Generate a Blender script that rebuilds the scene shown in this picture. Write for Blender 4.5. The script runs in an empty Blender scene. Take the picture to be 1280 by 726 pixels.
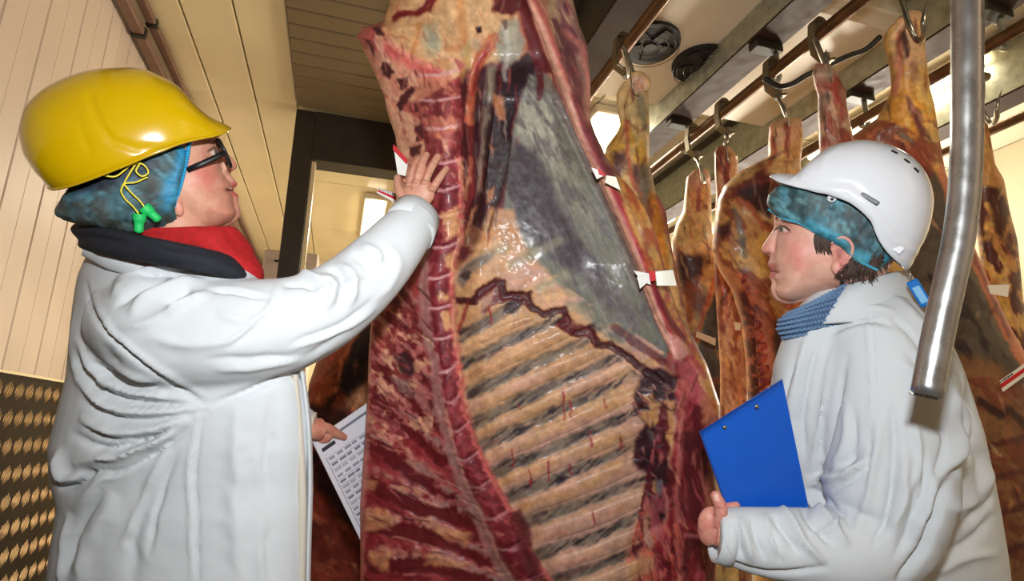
import bpy, math, random
import numpy as np
from mathutils import Vector, Matrix

random.seed(7); np.random.seed(7)
SC = bpy.context.scene
COL = SC.collection

# ------------------------------------------------------------------ camera
W_PX, H_PX, F_PX = 1280.0, 726.0, 700.0
CAM = np.array([0.0, 0.0, 1.15])
YAW, PITCH, ROLL = math.radians(17.0), math.radians(14.0), math.radians(0.8)
FW = np.array([math.sin(YAW)*math.cos(PITCH), math.cos(YAW)*math.cos(PITCH), math.sin(PITCH)])
R0 = np.array([math.cos(YAW), -math.sin(YAW), 0.0])
U0 = np.cross(R0, FW)
RT = R0*math.cos(ROLL) - U0*math.sin(ROLL)
UP = U0*math.cos(ROLL) + R0*math.sin(ROLL)
RT, UP = R0*math.cos(ROLL) + U0*math.sin(ROLL), U0*math.cos(ROLL) - R0*math.sin(ROLL)
cd = bpy.data.cameras.new('camera'); cam = bpy.data.objects.new('camera', cd); COL.objects.link(cam)
cd.sensor_width = 36.0; cd.lens = 36.0*F_PX/W_PX; cd.clip_start = 0.02; cd.clip_end = 60
M = Matrix(((RT[0], UP[0], -FW[0], CAM[0]), (RT[1], UP[1], -FW[1], CAM[1]), (RT[2], UP[2], -FW[2], CAM[2]), (0, 0, 0, 1)))
cam.matrix_world = M
SC.camera = cam

# ------------------------------------------------------------------ world, exposure, flash
SC.view_settings.view_transform = 'Standard'; SC.view_settings.look = 'None'
SC.view_settings.gamma = 1.0; SC.view_settings.exposure = 0.0
w = bpy.data.worlds.new('world'); SC.world = w; w.use_nodes = True
w.node_tree.nodes['Background'].inputs[0].default_value = (1.0, 0.92, 0.8, 1)
w.node_tree.nodes['Background'].inputs[1].default_value = 0.12

def area(name, loc, target, size, power, col, sy=None):
    l = bpy.data.lights.new(name, 'AREA'); l.energy = power; l.color = col; l.size = size
    if sy: l.shape = 'RECTANGLE'; l.size_y = sy
    o = bpy.data.objects.new(name, l); COL.objects.link(o); o.location = loc
    o.rotation_euler = (Vector(target)-Vector(loc)).to_track_quat('-Z', 'Y').to_euler()
    return o
fl = CAM + UP*0.22 + FW*0.02 + RT*0.03
area('camera_flash', fl, fl+FW, 0.07, 18.5, (0.93, 0.97, 1.0), 0.05)
# fluorescent ceiling lamps, the right-hand pair added unseen (housings are built further down)
LAMPS = [(1.58, 3.62), (1.9, -0.6), (3.3, 2.4), (2.9, 5.0), (0.2, 5.6)]
ZC = 3.25
for i, (lx, ly) in enumerate(LAMPS):
    area('lamp_light', (lx, ly, ZC-0.13), (lx, ly, 0), 0.16, 70.0 if i == 0 else 42.0, (1.0, 0.90, 0.72), 1.2)
# fill lamps added unseen on the right-hand wall to brighten the ceiling
FILL_LAMPS = [(4.5, 3.4, 1.9), (4.5, 5.2, 1.9), (4.5, 7.0, 1.9)]
for (lx, ly, lz) in FILL_LAMPS:
    area('lamp_light', (lx-.1, ly, lz), (lx-3, ly, lz+1.6), .3, 125.0, (1.0, 0.92, 0.78), .9)

# ------------------------------------------------------------------ pixel <-> world
def P(px, py, d):
    px = np.asarray(px, float); py = np.asarray(py, float); d = np.asarray(d, float)
    u = (px-W_PX/2)/F_PX; v = (H_PX/2-py)/F_PX
    u, v, d = np.broadcast_arrays(u, v, d)
    return CAM + d[..., None]*(FW + u[..., None]*RT + v[..., None]*UP)
def proj(p):
    q = np.asarray(p)-CAM
    z = q@FW
    return W_PX/2+F_PX*(q@RT)/z, H_PX/2-F_PX*(q@UP)/z, z
def on_z(px, py, z):                      # the point of the horizontal plane z seen there
    r = P(px, py, 1.0)-CAM
    return CAM + r*((z-CAM[2])/r[2])
def on_x(px, py, x):
    r = P(px, py, 1.0)-CAM
    return CAM + r*((x-CAM[0])/r[0])
def on_y(px, py, y):
    r = P(px, py, 1.0)-CAM
    return CAM + r*((y-CAM[1])/r[1])
def nrm(v):
    v = np.asarray(v, float); return v/np.maximum(np.linalg.norm(v, axis=-1, keepdims=True), 1e-12)

# ------------------------------------------------------------------ numpy noise and painting
def _h(ix, iy, s):
    n = (ix.astype(np.int64)*374761393 + iy.astype(np.int64)*668265263 + s*1442695041) & 0xffffffff
    n = ((n ^ (n >> 13))*1274126177) & 0xffffffff
    return ((n ^ (n >> 16)) & 0xffff)/65535.0
def vn(x, y, s=0):
    x = np.asarray(x, float); y = np.asarray(y, float)
    ix = np.floor(x); iy = np.floor(y); fx = x-ix; fy = y-iy
    fx = fx*fx*(3-2*fx); fy = fy*fy*(3-2*fy)
    a = _h(ix, iy, s); b = _h(ix+1, iy, s); c = _h(ix, iy+1, s); d = _h(ix+1, iy+1, s)
    return (a*(1-fx)+b*fx)*(1-fy)+(c*(1-fx)+d*fx)*fy
def fbm(x, y, s=0, o=4):
    r = 0; a = 0.5; t = 0
    for k in range(o):
        r = r+a*vn(x*2**k+k*17.3, y*2**k-k*9.1, s+k); t += a; a *= 0.55
    return r/t
def ss(a, b, x):
    t = np.clip((x-a)/(b-a), 0, 1); return t*t*(3-2*t)
def dist_line(x, y, pts):
    best = np.full(x.shape, 1e9); tt = np.zeros(x.shape); L = 0; seg = []
    for (x0, y0), (x1, y1) in zip(pts[:-1], pts[1:]):
        seg.append(math.hypot(x1-x0, y1-y0))
    tot = sum(seg) or 1
    for k, ((x0, y0), (x1, y1)) in enumerate(zip(pts[:-1], pts[1:])):
        dx, dy = x1-x0, y1-y0; l2 = dx*dx+dy*dy+1e-9
        t = np.clip(((x-x0)*dx+(y-y0)*dy)/l2, 0, 1)
        d = np.hypot(x-x0-t*dx, y-y0-t*dy)
        m = d < best
        best = np.where(m, d, best); tt = np.where(m, (L+t*seg[k])/tot, tt); L += seg[k]
    return best, tt
def inside(x, y, pts):
    r = np.zeros(x.shape, bool); n = len(pts)
    for i in range(n):
        x0, y0 = pts[i]; x1, y1 = pts[(i+1) % n]
        if y0 == y1: continue
        c = ((y0 > y) != (y1 > y)) & (x < (x1-x0)*(y-y0)/(y1-y0)+x0)
        r ^= c
    return r
def sdist(x, y, pts):                      # positive inside
    d, _ = dist_line(x, y, list(pts)+[pts[0]])
    return np.where(inside(x, y, pts), d, -d)
def lin(c):
    c = np.clip(np.asarray(c, float)/255.0, 0, 1)
    return np.where(c <= 0.04045, c/12.92, ((c+0.055)/1.055)**2.4)

class Paint:
    """colour (0-255) and relief (metres) over a flat chart of points"""
    def __init__(s, x, y, base, seed=1):
        s.x = np.asarray(x, float).ravel(); s.y = np.asarray(y, float).ravel(); s.seed = seed
        s.c = np.tile(np.asarray(base, float), (len(s.x), 1)); s.h = np.zeros(len(s.x))
    def _mix(s, idx, col, m, h):
        m = m[:, None]
        s.c[idx] = s.c[idx]*(1-m)+np.asarray(col, float)*m
        if h: s.h[idx] += h*m[:, 0]
    def _warp(s, idx, amp, sc):
        x, y = s.x[idx], s.y[idx]
        if amp:
            wx = (fbm(x/sc, y/sc, s.seed+11, 3)-.5)*2*amp; wy = (fbm(x/sc, y/sc, s.seed+29, 3)-.5)*2*amp
            return x+wx, y+wy
        return x, y
    def poly(s, col, pts, soft=4, a=1.0, h=0.0, warp=5, wsc=14):
        xs = [p[0] for p in pts]; ys = [p[1] for p in pts]; g = soft+warp+2
        idx = np.where((s.x > min(xs)-g) & (s.x < max(xs)+g) & (s.y > min(ys)-g) & (s.y < max(ys)+g))[0]
        if len(idx) == 0: return s
        x, y = s._warp(idx, warp, wsc)
        s._mix(idx, col, ss(-soft, soft, sdist(x, y, pts))*a, h); return s
    def line(s, col, pts, wd, soft=2, a=1.0, h=0.0, warp=2, wsc=10, taper=False, brk=0.0):
        xs = [p[0] for p in pts]; ys = [p[1] for p in pts]; g = soft+warp+2+wd
        idx = np.where((s.x > min(xs)-g) & (s.x < max(xs)+g) & (s.y > min(ys)-g) & (s.y < max(ys)+g))[0]
        if len(idx) == 0: return s
        x, y = s._warp(idx, warp, wsc)
        d, t = dist_line(x, y, pts)
        wl = wd/2*(np.sin(np.pi*np.clip(t, .03, .97))**.6 if taper else 1.0)
        m = (1-ss(-soft/2, soft, d-wl))*a
        if brk: m = m*ss(brk-.12, brk+.12, fbm(s.x[idx]/9, s.y[idx]/9, s.seed+5, 3))
        s._mix(idx, col, m, h); return s
    def dots(s, col, sc, thr, a=1.0, ang=0.0, st=1.0, h=0.0, seed=0, sub=None, soft=.06):
        idx = np.arange(len(s.x)) if sub is None else sub
        ca, sa = math.cos(ang), math.sin(ang)
        u = (s.x[idx]*ca+s.y[idx]*sa)/sc/st; v = (-s.x[idx]*sa+s.y[idx]*ca)/sc
        m = ss(thr-soft, thr+soft, fbm(u, v, s.seed+seed*7+3, 4))*a
        s._mix(idx, col, m, h); return s
    def streaks(s, n, pts, ang, cols, ln=(10, 34), wd=(1.0, 2.6), a=.6, seed=0, jit=.25, h=.0006):
        """many short fibres, vessels and scraps inside an outline"""
        r = random.Random(seed*77+s.seed); xs = [p[0] for p in pts]; ys = [p[1] for p in pts]
        if s.x.max() < min(xs) or s.x.min() > max(xs) or s.y.max() < min(ys) or s.y.min() > max(ys): return s
        X = np.array([r.uniform(min(xs), max(xs)) for _ in range(n*2)]); Y = np.array([r.uniform(min(ys), max(ys)) for _ in range(n*2)])
        ok = inside(X, Y, pts); k = 0
        for x, y, o in zip(X, Y, ok):
            q = (r.gauss(0, jit), r.uniform(*ln), r.choice(cols), r.uniform(*wd), r.uniform(.5, 1), r.uniform(-4, 4), r.choice((-1, 1)))
            if not o: continue
            k += 1
            if k > n: break
            an = (ang(x, y) if callable(ang) else ang)+q[0]; dx, dy = math.cos(an)*q[1]/2, math.sin(an)*q[1]/2
            s.line(q[2], [(x-dx, y-dy), (x-dy*.12*q[5]/4, y+dx*.12*q[5]/4), (x+dx, y+dy)], q[3], 1.3, a*q[4], h*q[6], 1.5, 8, True)
        return s
    def where(s, pts): return np.where(inside(s.x, s.y, pts))[0]
    def gain(s, sc, amp, ang=0.0, st=1.0, seed=0, h=0.0):
        ca, sa = math.cos(ang), math.sin(ang)
        u = (s.x*ca+s.y*sa)/sc/st; v = (-s.x*sa+s.y*ca)/sc
        n = fbm(u, v, s.seed+seed*7+91, 4)-.5
        s.c *= (1+2*amp*n)[:, None]; s.h += h*n*2; return s

# ------------------------------------------------------------------ objects
ORG = {}
def empty(name, loc, label=None, cat=None, group=None):
    o = bpy.data.objects.new(name, None); COL.objects.link(o); o.location = Vector([float(q) for q in loc]); o.empty_display_size = .05
    ORG[o] = np.array(loc, float)
    if label: tag(o, label, cat, group)
    return o
def tag(o, label=None, cat=None, group=None, kind=None):
    if label: o['label'] = label
    if cat: o['category'] = cat
    if group: o['group'] = group
    if kind: o['kind'] = kind
    return o
def mesh_np(name, V, F, cols=None, smooth=True):
    V = np.asarray(V, np.float32); me = bpy.data.meshes.new(name)
    if isinstance(F, np.ndarray):
        n, k = F.shape; me.vertices.add(len(V)); me.vertices.foreach_set('co', V.ravel())
        me.loops.add(n*k); me.loops.foreach_set('vertex_index', F.astype(np.int32).ravel())
        me.polygons.add(n); me.polygons.foreach_set('loop_start', np.arange(0, n*k, k, dtype=np.int32))
        me.update(calc_edges=True)
    else:
        me.from_pydata(V.tolist(), [], F); me.update()
    if smooth: me.polygons.foreach_set('use_smooth', np.ones(len(me.polygons), bool))
    if cols is not None: set_cols(me, cols)
    return me
def set_cols(me, c):                       # c in 0-255 sRGB, per vertex
    a = me.color_attributes.new('Col', 'FLOAT_COLOR', 'POINT')
    f = np.ones((len(c), 4), np.float32); f[:, :3] = lin(c); a.data.foreach_set('color', f.ravel())
def add(name, me, mat, parent=None, base=None):
    """link a world-space mesh; its origin goes to its parent's place or to base"""
    o = bpy.data.objects.new(name, me); COL.objects.link(o)
    if mat is not None: me.materials.clear(); me.materials.append(mat)
    org = np.zeros(3)
    if parent is not None: org = ORG.get(parent, np.zeros(3)); o.parent = parent
    elif base is not None: org = np.array(base, float); o.location = Vector([float(q) for q in org])
    if np.any(org): me.transform(Matrix.Translation(Vector([float(-q) for q in org])))
    ORG[o] = org
    return o
class MB:                                  # a small mesh builder in world coordinates
    def __init__(s): s.v = []; s.f = []
    def box(s, c, size, R=None, bev=0.0):
        c = np.asarray(c, float); h = np.asarray(size, float)/2
        R = np.eye(3) if R is None else np.asarray(R)
        i = len(s.v)
        if bev <= 0:
            for sx, sy, sz in [(-1,-1,-1),(1,-1,-1),(1,1,-1),(-1,1,-1),(-1,-1,1),(1,-1,1),(1,1,1),(-1,1,1)]:
                s.v.append(c+R@(h*np.array([sx,sy,sz])))
            for f in [(0,3,2,1),(4,5,6,7),(0,1,5,4),(1,2,6,5),(2,3,7,6),(3,0,4,7)]: s.f.append(tuple(i+q for q in f))
        else:
            b = min(bev, min(h)*.9); k = 0
            ring = []
            for sz, e in ((-1, b), (-1, 0), (1, 0), (1, b)):
                hz = h[2]-(b if e == 0 else 0)
                pts = []
                hx, hy = h[0]-e, h[1]-e
                for (ax, ay) in [(-hx, -hy+b), (-hx+b, -hy), (hx-b, -hy), (hx, -hy+b), (hx, hy-b), (hx-b, hy), (-hx+b, hy), (-hx, hy-b)]:
                    pts.append((ax, ay, sz*hz))
                ring.append(pts)
            for pts in ring:
                for p in pts: s.v.append(c+R@np.array(p))
            for r in range(3):
                for q in range(8): s.f.append((i+r*8+q, i+r*8+(q+1) % 8, i+(r+1)*8+(q+1) % 8, i+(r+1)*8+q))
            s.f.append(tuple(i+7-q for q in range(8))); s.f.append(tuple(i+24+q for q in range(8)))
        return s
    def tube(s, pts, rad, n=12, cap=True, sq=None):
        pts = np.asarray(pts, float); m = len(pts); rad = np.broadcast_to(np.asarray(rad, float), (m,))
        t = np.gradient(pts, axis=0); t = nrm(t)
        ref = np.array([0, 0, 1.0]) if abs(t[0][2]) < .9 else np.array([1.0, 0, 0])
        u = nrm(np.cross(t[0], ref)); i = len(s.v)
        for k in range(m):
            u = nrm(u-t[k]*np.dot(u, t[k])); vv = np.cross(t[k], u)
            for q in range(n):
                a = 2*math.pi*q/n; s.v.append(pts[k]+rad[k]*(u*math.cos(a)+vv*math.sin(a)*(sq or 1)))
        for k in range(m-1):
            for q in range(n): s.f.append((i+k*n+q, i+k*n+(q+1) % n, i+(k+1)*n+(q+1) % n, i+(k+1)*n+q))
        if cap: s.f.append(tuple(i+n-1-q for q in range(n))); s.f.append(tuple(i+(m-1)*n+q for q in range(n)))
        return s
    def ell(s, c, r, R=None, nu=16, nv=10):
        c = np.asarray(c, float); R = np.eye(3) if R is None else np.asarray(R); r = np.broadcast_to(np.asarray(r, float), (3,)); i = len(s.v)
        for a in range(nv+1):
            th = math.pi*a/nv
            for b in range(nu):
                ph = 2*math.pi*b/nu
                s.v.append(c+R@(r*np.array([math.sin(th)*math.cos(ph), math.sin(th)*math.sin(ph), math.cos(th)])))
        for a in range(nv):
            for b in range(nu): s.f.append((i+a*nu+b, i+(a+1)*nu+b, i+(a+1)*nu+(b+1) % nu, i+a*nu+(b+1) % nu))
        return s
    def prism(s, prof, p0, p1, a, b):      # extrude 2D profile (axes a, b) from p0 to p1
        a = np.asarray(a, float); b = np.asarray(b, float); i = len(s.v); n = len(prof)
        for p in (p0, p1):
            for (x, y) in prof: s.v.append(np.asarray(p, float)+a*x+b*y)
        for q in range(n): s.f.append((i+q, i+(q+1) % n, i+n+(q+1) % n, i+n+q))
        s.f.append(tuple(i+n-1-q for q in range(n))); s.f.append(tuple(i+n+q for q in range(n)))
        return s
    def mesh(s, name, smooth=False):
        me = bpy.data.meshes.new(name); me.from_pydata([tuple(map(float, p)) for p in s.v], [], s.f); me.update()
        if smooth: me.polygons.foreach_set('use_smooth', np.ones(len(me.polygons), bool))
        return me
    def put(s, name, mat, parent=None, base=None, smooth=False):
        return add(name, s.mesh(name, smooth), mat, parent, base)
def smooth_path(pts, n=40):
    pts = np.asarray(pts, float); t = np.r_[0, np.cumsum(np.linalg.norm(np.diff(pts[:, :2], axis=0), axis=1)+1e-9)]
    q = np.linspace(0, t[-1], n); m = np.gradient(pts, t, axis=0) if len(pts) > 2 else np.repeat((pts[1:]-pts[:1])/t[-1], 2, 0)
    k = np.clip(np.searchsorted(t, q, side='right')-1, 0, len(t)-2); h = (t[k+1]-t[k]); s = ((q-t[k])/h)[:, None]; h = h[:, None]
    return (2*s**3-3*s**2+1)*pts[k]+(s**3-2*s**2+s)*h*m[k]+(-2*s**3+3*s**2)*pts[k+1]+(s**3-s**2)*h*m[k+1]

# ------------------------------------------------------------------ materials
def mat(name, col, rough=.5, metal=0.0, spec=.5, noise=None, bump=None, emit=None, vcol=False, coat=0.0, sss=0.0, alpha=None, stretch=(1, 1, 1), trans=0.0):
    m = bpy.data.materials.new(name); m.use_nodes = True; nt = m.node_tree; N = nt.nodes; L = nt.links; b = N['Principled BSDF']
    b.inputs['Roughness'].default_value = rough; b.inputs['Metallic'].default_value = metal
    b.inputs['Specular IOR Level'].default_value = spec; b.inputs['Coat Weight'].default_value = coat; b.inputs['Coat Roughness'].default_value = .15
    if trans: b.inputs['Transmission Weight'].default_value = trans
    if sss: b.inputs['Subsurface Weight'].default_value = sss; b.inputs['Subsurface Scale'].default_value = .006; b.inputs['Subsurface Radius'].default_value = (1, .3, .15)
    c = tuple(lin(col))+(1,) if col is not None else (1, 1, 1, 1)
    tc = N.new('ShaderNodeTexCoord'); mp = N.new('ShaderNodeMapping'); mp.inputs['Scale'].default_value = stretch; L.new(tc.outputs['Object'], mp.inputs[0])
    src = None
    if vcol:
        at = N.new('ShaderNodeAttribute'); at.attribute_name = 'Col'; src = at.outputs['Color']
    if noise:
        sc, amt = noise[0], noise[1]
        nz = N.new('ShaderNodeTexNoise'); nz.inputs['Scale'].default_value = sc; nz.inputs['Detail'].default_value = 5; L.new(mp.outputs[0], nz.inputs['Vector'])
        rp = N.new('ShaderNodeMapRange'); rp.inputs[1].default_value = .3; rp.inputs[2].default_value = .7; rp.inputs[3].default_value = 1-amt; rp.inputs[4].default_value = 1+amt*.6
        L.new(nz.outputs[0], rp.inputs[0])
        mx = N.new('ShaderNodeVectorMath'); mx.operation = 'SCALE'
        if src is not None: L.new(src, mx.inputs[0])
        else: mx.inputs[0].default_value = c[:3]
        L.new(rp.outputs[0], mx.inputs['Scale']); src = mx.outputs[0]
        if len(noise) > 2:
            rr = N.new('ShaderNodeMapRange'); rr.inputs[1].default_value = .3; rr.inputs[2].default_value = .7; rr.inputs[3].default_value = rough-noise[2]; rr.inputs[4].default_value = rough+noise[2]
            L.new(nz.outputs[0], rr.inputs[0]); L.new(rr.outputs[0], b.inputs['Roughness'])
    if src is not None: L.new(src, b.inputs['Base Color'])
    else: b.inputs['Base Color'].default_value = c
    if bump:
        nb = N.new('ShaderNodeTexNoise'); nb.inputs['Scale'].default_value = bump[0]; nb.inputs['Detail'].default_value = 6; L.new(mp.outputs[0], nb.inputs['Vector'])
        bp = N.new('ShaderNodeBump'); bp.inputs['Strength'].default_value = bump[1]; bp.inputs['Distance'].default_value = bump[2] if len(bump) > 2 else .002
        L.new(nb.outputs[0], bp.inputs['Height']); L.new(bp.outputs[0], b.inputs['Normal'])
    if emit: b.inputs['Emission Color'].default_value = tuple(emit[0])+(1,); b.inputs['Emission Strength'].default_value = emit[1]
    if alpha is not None: b.inputs['Alpha'].default_value = alpha
    return m
# ------------------------------------------------------------------ materials of the room
m_panel = mat('cream_wall_panel', (204, 184, 164), .42, noise=(3, .06), bump=(30, .1, .001))
m_ceilp = mat('cream_ceiling_panel', (236, 220, 176), .28, noise=(2.2, .07), bump=(25, .1, .001))
m_ceilw = mat('white_ceiling_panel', (232, 222, 200), .45, noise=(2, .05))
m_darkceil = mat('darkened_grooved_panel', (128, 110, 78), .55, noise=(4, .1))  # dimmer ceiling tone put into the base colour; lamps light both sections alike
m_floor = mat('wet_concrete', (120, 112, 100), .35, noise=(6, .25), bump=(40, .3))
m_dark = mat('dark_painted_steel', (52, 45, 36), .5, noise=(8, .25))
m_galv = mat('galvanised_steel', (176, 176, 152), .5, .35, noise=(22, .28, .12), bump=(60, .15))
m_rust = mat('rusty_brown_steel', (62, 44, 34), .6, .35, noise=(14, .4, .1), bump=(50, .3))
m_rail = mat('greasy_brown_rail', (110, 78, 50), .38, .6, noise=(16, .35, .1), bump=(60, .2))
m_tread_b = mat('dark_tread_plate', (38, 26, 16), .45, .75, noise=(30, .2))
m_tread = mat('brass_coloured_tread', (176, 144, 100), .4, .6, noise=(40, .2))
m_black = mat('black_plastic', (22, 22, 22), .45, noise=(20, .2))
m_cond = mat('brown_conduit_paint', (128, 96, 78), .5, noise=(20, .15))
m_white_unit = mat('cream_unit_housing', (228, 216, 192), .4, noise=(3, .05))
m_lamp = mat('lamp_diffuser', (255, 240, 210), .5, emit=((1.0, .84, .58), 9.0))
m_lamp.node_tree.nodes['Principled BSDF'].inputs['Emission Strength'].default_value = 9.0

XL, XS, YE, XR, YB = -1.20, -0.415, 8.6, 4.6, -1.6

# shells
def slab(name, c, s, m, kind='structure'):
    o = MB().box((0, 0, 0), s).put(name, m, None); o.location = c; ORG[o] = np.array(c, float); tag(o, kind=kind); return o
floor = slab('floor', ((XL+XR)/2, (YE+YB)/2, -.05), (XR-XL+.3, YE-YB+.3, .1), m_floor)
wl = slab('wall_left', (XL-.09, (YE+YB)/2, ZC/2), (.1, YE-YB, ZC), m_dark)
wr = slab('wall_right', (XR+.05, (YE+YB)/2, ZC/2), (.1, YE-YB, ZC), m_ceilw)
wf = slab('wall_far', ((XL+XR)/2, YE+.05, ZC/2), (XR-XL+.2, .1, ZC), m_ceilw)
wb = slab('wall_back', ((XL+XR)/2, YB-.05, ZC/2), (XR-XL+.2, .1, ZC), m_panel)
ce = slab('ceiling', ((XL+XR)/2, (YE+YB)/2, ZC+.09), (XR-XL+.3, YE-YB+.3, .1), m_dark)
def rel(parent, c): return np.asarray(c, float)
# wall panels with recessed joints (x = XL face), above the tread plate
pw = .245; me0 = None; n = int((YE-YB)/pw)
for i in range(n):
    y = YB+pw*(i+.5); o = None
    if me0 is None:
        b = MB(); b.box((0, 0, 0), (.04, pw-.006, ZC), bev=.004)
        b.box((.0203, 0, 0), (.0012, .005, ZC-.01))
        me0 = b.mesh('wall_panel'); me0.materials.append(m_panel)
    o = bpy.data.objects.new('wall_panel', me0); COL.objects.link(o); o.parent = wl; o.location = (XL-.02-ORG[wl][0], y-ORG[wl][1], 0)
# ceiling strips left (running along Y)
def pieces(parent, name, xs, ys, z, m, gap=.008, th=.04):
    cache = {}
    for (x0, x1) in xs:
        for (y0, y1) in ys:
            k = (round(x1-x0, 3), round(y1-y0, 3))
            if k not in cache:
                mm = MB().box((0, 0, 0), (x1-x0-gap, y1-y0-gap, th), bev=.005).mesh(name); mm.materials.append(m); cache[k] = mm
            o = bpy.data.objects.new(name, cache[k]); COL.objects.link(o); o.parent = parent
            o.location = ((x0+x1)/2-ORG[parent][0], (y0+y1)/2-ORG[parent][1], z+th/2-ORG[parent][2])
def steps(a, b, n): e = np.linspace(a, b, n+1); return list(zip(e[:-1], e[1:]))
pieces(ce, 'ceiling_panel', steps(XL, XS, 3), [(YB, 2.2), (2.2, YE)], ZC, m_ceilp)
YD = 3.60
pieces(ce, 'ceiling_plank', [(XS, .45)], steps(YB, YD, 44), ZC-.03, m_darkceil, .006, .05)
pieces(ce, 'ceiling_panel', [(XS, .45)], steps(YD, YE, 4), ZC, m_ceilp)
pieces(ce, 'ceiling_panel', steps(.45, XR, 4), steps(YB, YE, 9), ZC, m_ceilw)
# tread plate along the foot of the left wall
zk = float(on_x(0, 465.6, XL)[2])
kp = slab('baseboard_left', (XL+.006, (YE+YB)/2, zk/2), (.012, YE-YB, zk), m_tread_b)
b = MB(); du, dv = .078, .105; R45 = None
for j in range(int(zk/dv)):
    for i in range(int(4.6/du)):
        y = .9+du*i + (du/2 if j % 2 else 0); z = zk-.06-dv*j
        if z < .2 or y > 4.6: continue
        for q in range(-2, 3):
            c = np.array([XL+.0125, y+q*.0125, z-q*.0015]); dz, dy = .036*(1-.24*abs(q)), .011*(1-.24*abs(q))
            t = np.array([0, dy, dz]); wv = np.array([0, .0032, 0]); i0 = len(b.v)
            b.v += [c-t-wv*.5, c-t+wv*.5, c+wv, c+t+wv*.5, c+t-wv*.5, c-wv]
            b.v += [c-t*.8+np.array([.003, 0, 0]), c+t*.8+np.array([.003, 0, 0])]
            b.f += [(i0, i0+1, i0+6), (i0+1, i0+2, i0+7, i0+6), (i0+2, i0+3, i0+7), (i0+3, i0+4, i0+7), (i0+4, i0+5, i0+6, i0+7), (i0+5, i0, i0+6)]
tr = add('tread_bars', b.mesh('tread_bars'), m_tread, kp); tag(tr, kind='stuff')
b = MB().box((XL+.014, (YE+YB)/2, zk+.004), (.014, YE-YB, .01)); ct = add('capping_strip', b.mesh('capping_strip'), m_ceilp, kp)
# twin conduits where wall meets ceiling
for k, (xx, zz, rr) in enumerate(((XL+.05, ZC-.10, .028), (XL+.10, ZC-.03, .022))):
    t = MB().box((xx, (YE+YB)/2, zz), (rr*2, YE-YB, rr*1.4), bev=.004).put('trim_%d' % (k+1), m_cond); tag(t, kind='structure')
    for yy in np.arange(1.2, 6, .9): MB().box((xx, yy, zz), (rr*2.3, .03, rr*1.9)).put('clip', m_black, t)
# dark steel portal: post and header
pb = on_z(358.5, 129.5, ZC)
Y0 = YD+.1
pl = on_y(372, 140, Y0); pr = on_y(397, 140, Y0); h1 = on_y(430, 136, Y0)[2]; h0 = on_y(430, 211, Y0)[2]
por = empty('steel_portal', ((pl[0]+pr[0])/2, Y0, 0), 'dark steel post and header framing the lit opening behind the left woman', 'door frame')
MB().box(((pl[0]+pr[0])/2, Y0, (ZC-.03)/2), (pr[0]-pl[0], .14, ZC-.03), bev=.004).put('post', m_dark, por)
HX = float(on_y(590, 200, Y0)[0])
MB().box(((pr[0]+HX)/2, Y0, (min(h1, ZC-.03)+h0)/2), (HX-pr[0], .16, min(h1, ZC-.03)-h0), bev=.004).put('header', m_dark, por)
xx = (pr[0]+.012)
MB().box((xx+.004, Y0-.03, h0/2), (.025, .06, h0-.01)).put('jamb_strip', m_ceilp, por)
# back room seen through the portal: dark lintel rail and a glowing wall lamp
a = on_y(388, 232, 6.4); c = on_y(500, 250, 6.4)
lr = MB().box(((a[0]+1.6)/2, 6.4, (a[2]+c[2])/2), (1.6-a[0], .05, .06)).put('trim_3', m_dark); tag(lr, kind='structure')
pw_ = slab('wall_partition', (1.2, 7.4, ZC/2), (3.4, .08, ZC), m_ceilp)
a = on_y(465, 255, 7.3); c = on_y(463, 300, 7.3)
wlmp = empty('wall_lamp', (a[0], 7.33, c[2]), 'glowing upright wall lamp in the lit opening left of the big carcass', 'lamp')
MB().box((a[0], 7.29, (a[2]+c[2])/2), (.2, .06, a[2]-c[2]), bev=.01).put('diffuser', m_lamp, wlmp)
MB().box((a[0], 7.335, (a[2]+c[2])/2), (.26, .05, a[2]-c[2]+.08), bev=.01).put('housing', m_white_unit, wlmp)
area('lamp_light', (a[0], 7.2, (a[2]+c[2])/2), (a[0]-.3, 3, 1.8), .25, 90, (1, .82, .5), .5)
# beige box unit low on the far left (behind scarf)
a = on_y(331, 312, 4.0); c = on_y(396, 345, 4.0)
bx = empty('wall_cabinet', ((a[0]+c[0])/2, 4.1, c[2]-.5), 'cream sheet metal cabinet beside the dark post, above the outstretched sleeve', 'cabinet')
bx.location.z = 0; ORG[bx][2] = 0
MB().box(((a[0]+c[0])/2, 4.1, a[2]/2), (c[0]-a[0], .25, a[2]), bev=.01).put('body', m_panel, bx)
for q in (.25, .75):
    x_ = a[0]+(c[0]-a[0])*q; MB().box((x_, 3.97, a[2]-.08), (.03, .012, .012)).put('latch', m_black, bx)
# ------------------------------------------------------------------ overhead steel
ZR = 1.15+1.6
def beam_at(name, pxA, zb, hgt, wid, m, y0, y1, lab, left=False):
    x = on_z(pxA[0], pxA[1], zb)[0]
    t = empty(name, (x, y0, zb), lab, 'beam')
    g = .018
    # channel: web, lower flange, upper flange
    MB().box((x-wid/2+.006, (y0+y1)/2, zb+hgt/2), (g, y1-y0, hgt-.02)).put('web', m, t)
    MB().box((x, (y0+y1)/2, zb+.009), (wid, y1-y0, .018)).put('lower_flange', m_rust, t)
    MB().box((x-.03, (y0+y1)/2, zb+hgt-.009), (wid+.06, y1-y0, .018)).put('upper_flange', m_dark, t)
    return x
ZB = ZR+.16
bx1 = beam_at('steel_beam', (812+5, 196-17), ZB, .3, .16, m_galv, YB, YE-.6, 'galvanised steel beam above the row of hooks nearest the ceiling fans')
bx2 = beam_at('steel_beam', (1196-2, 38+5), ZB, .3, .16, m_galv, YB, YE-.6, 'galvanised steel beam passing just above the shank hung over the white helmet')
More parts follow.
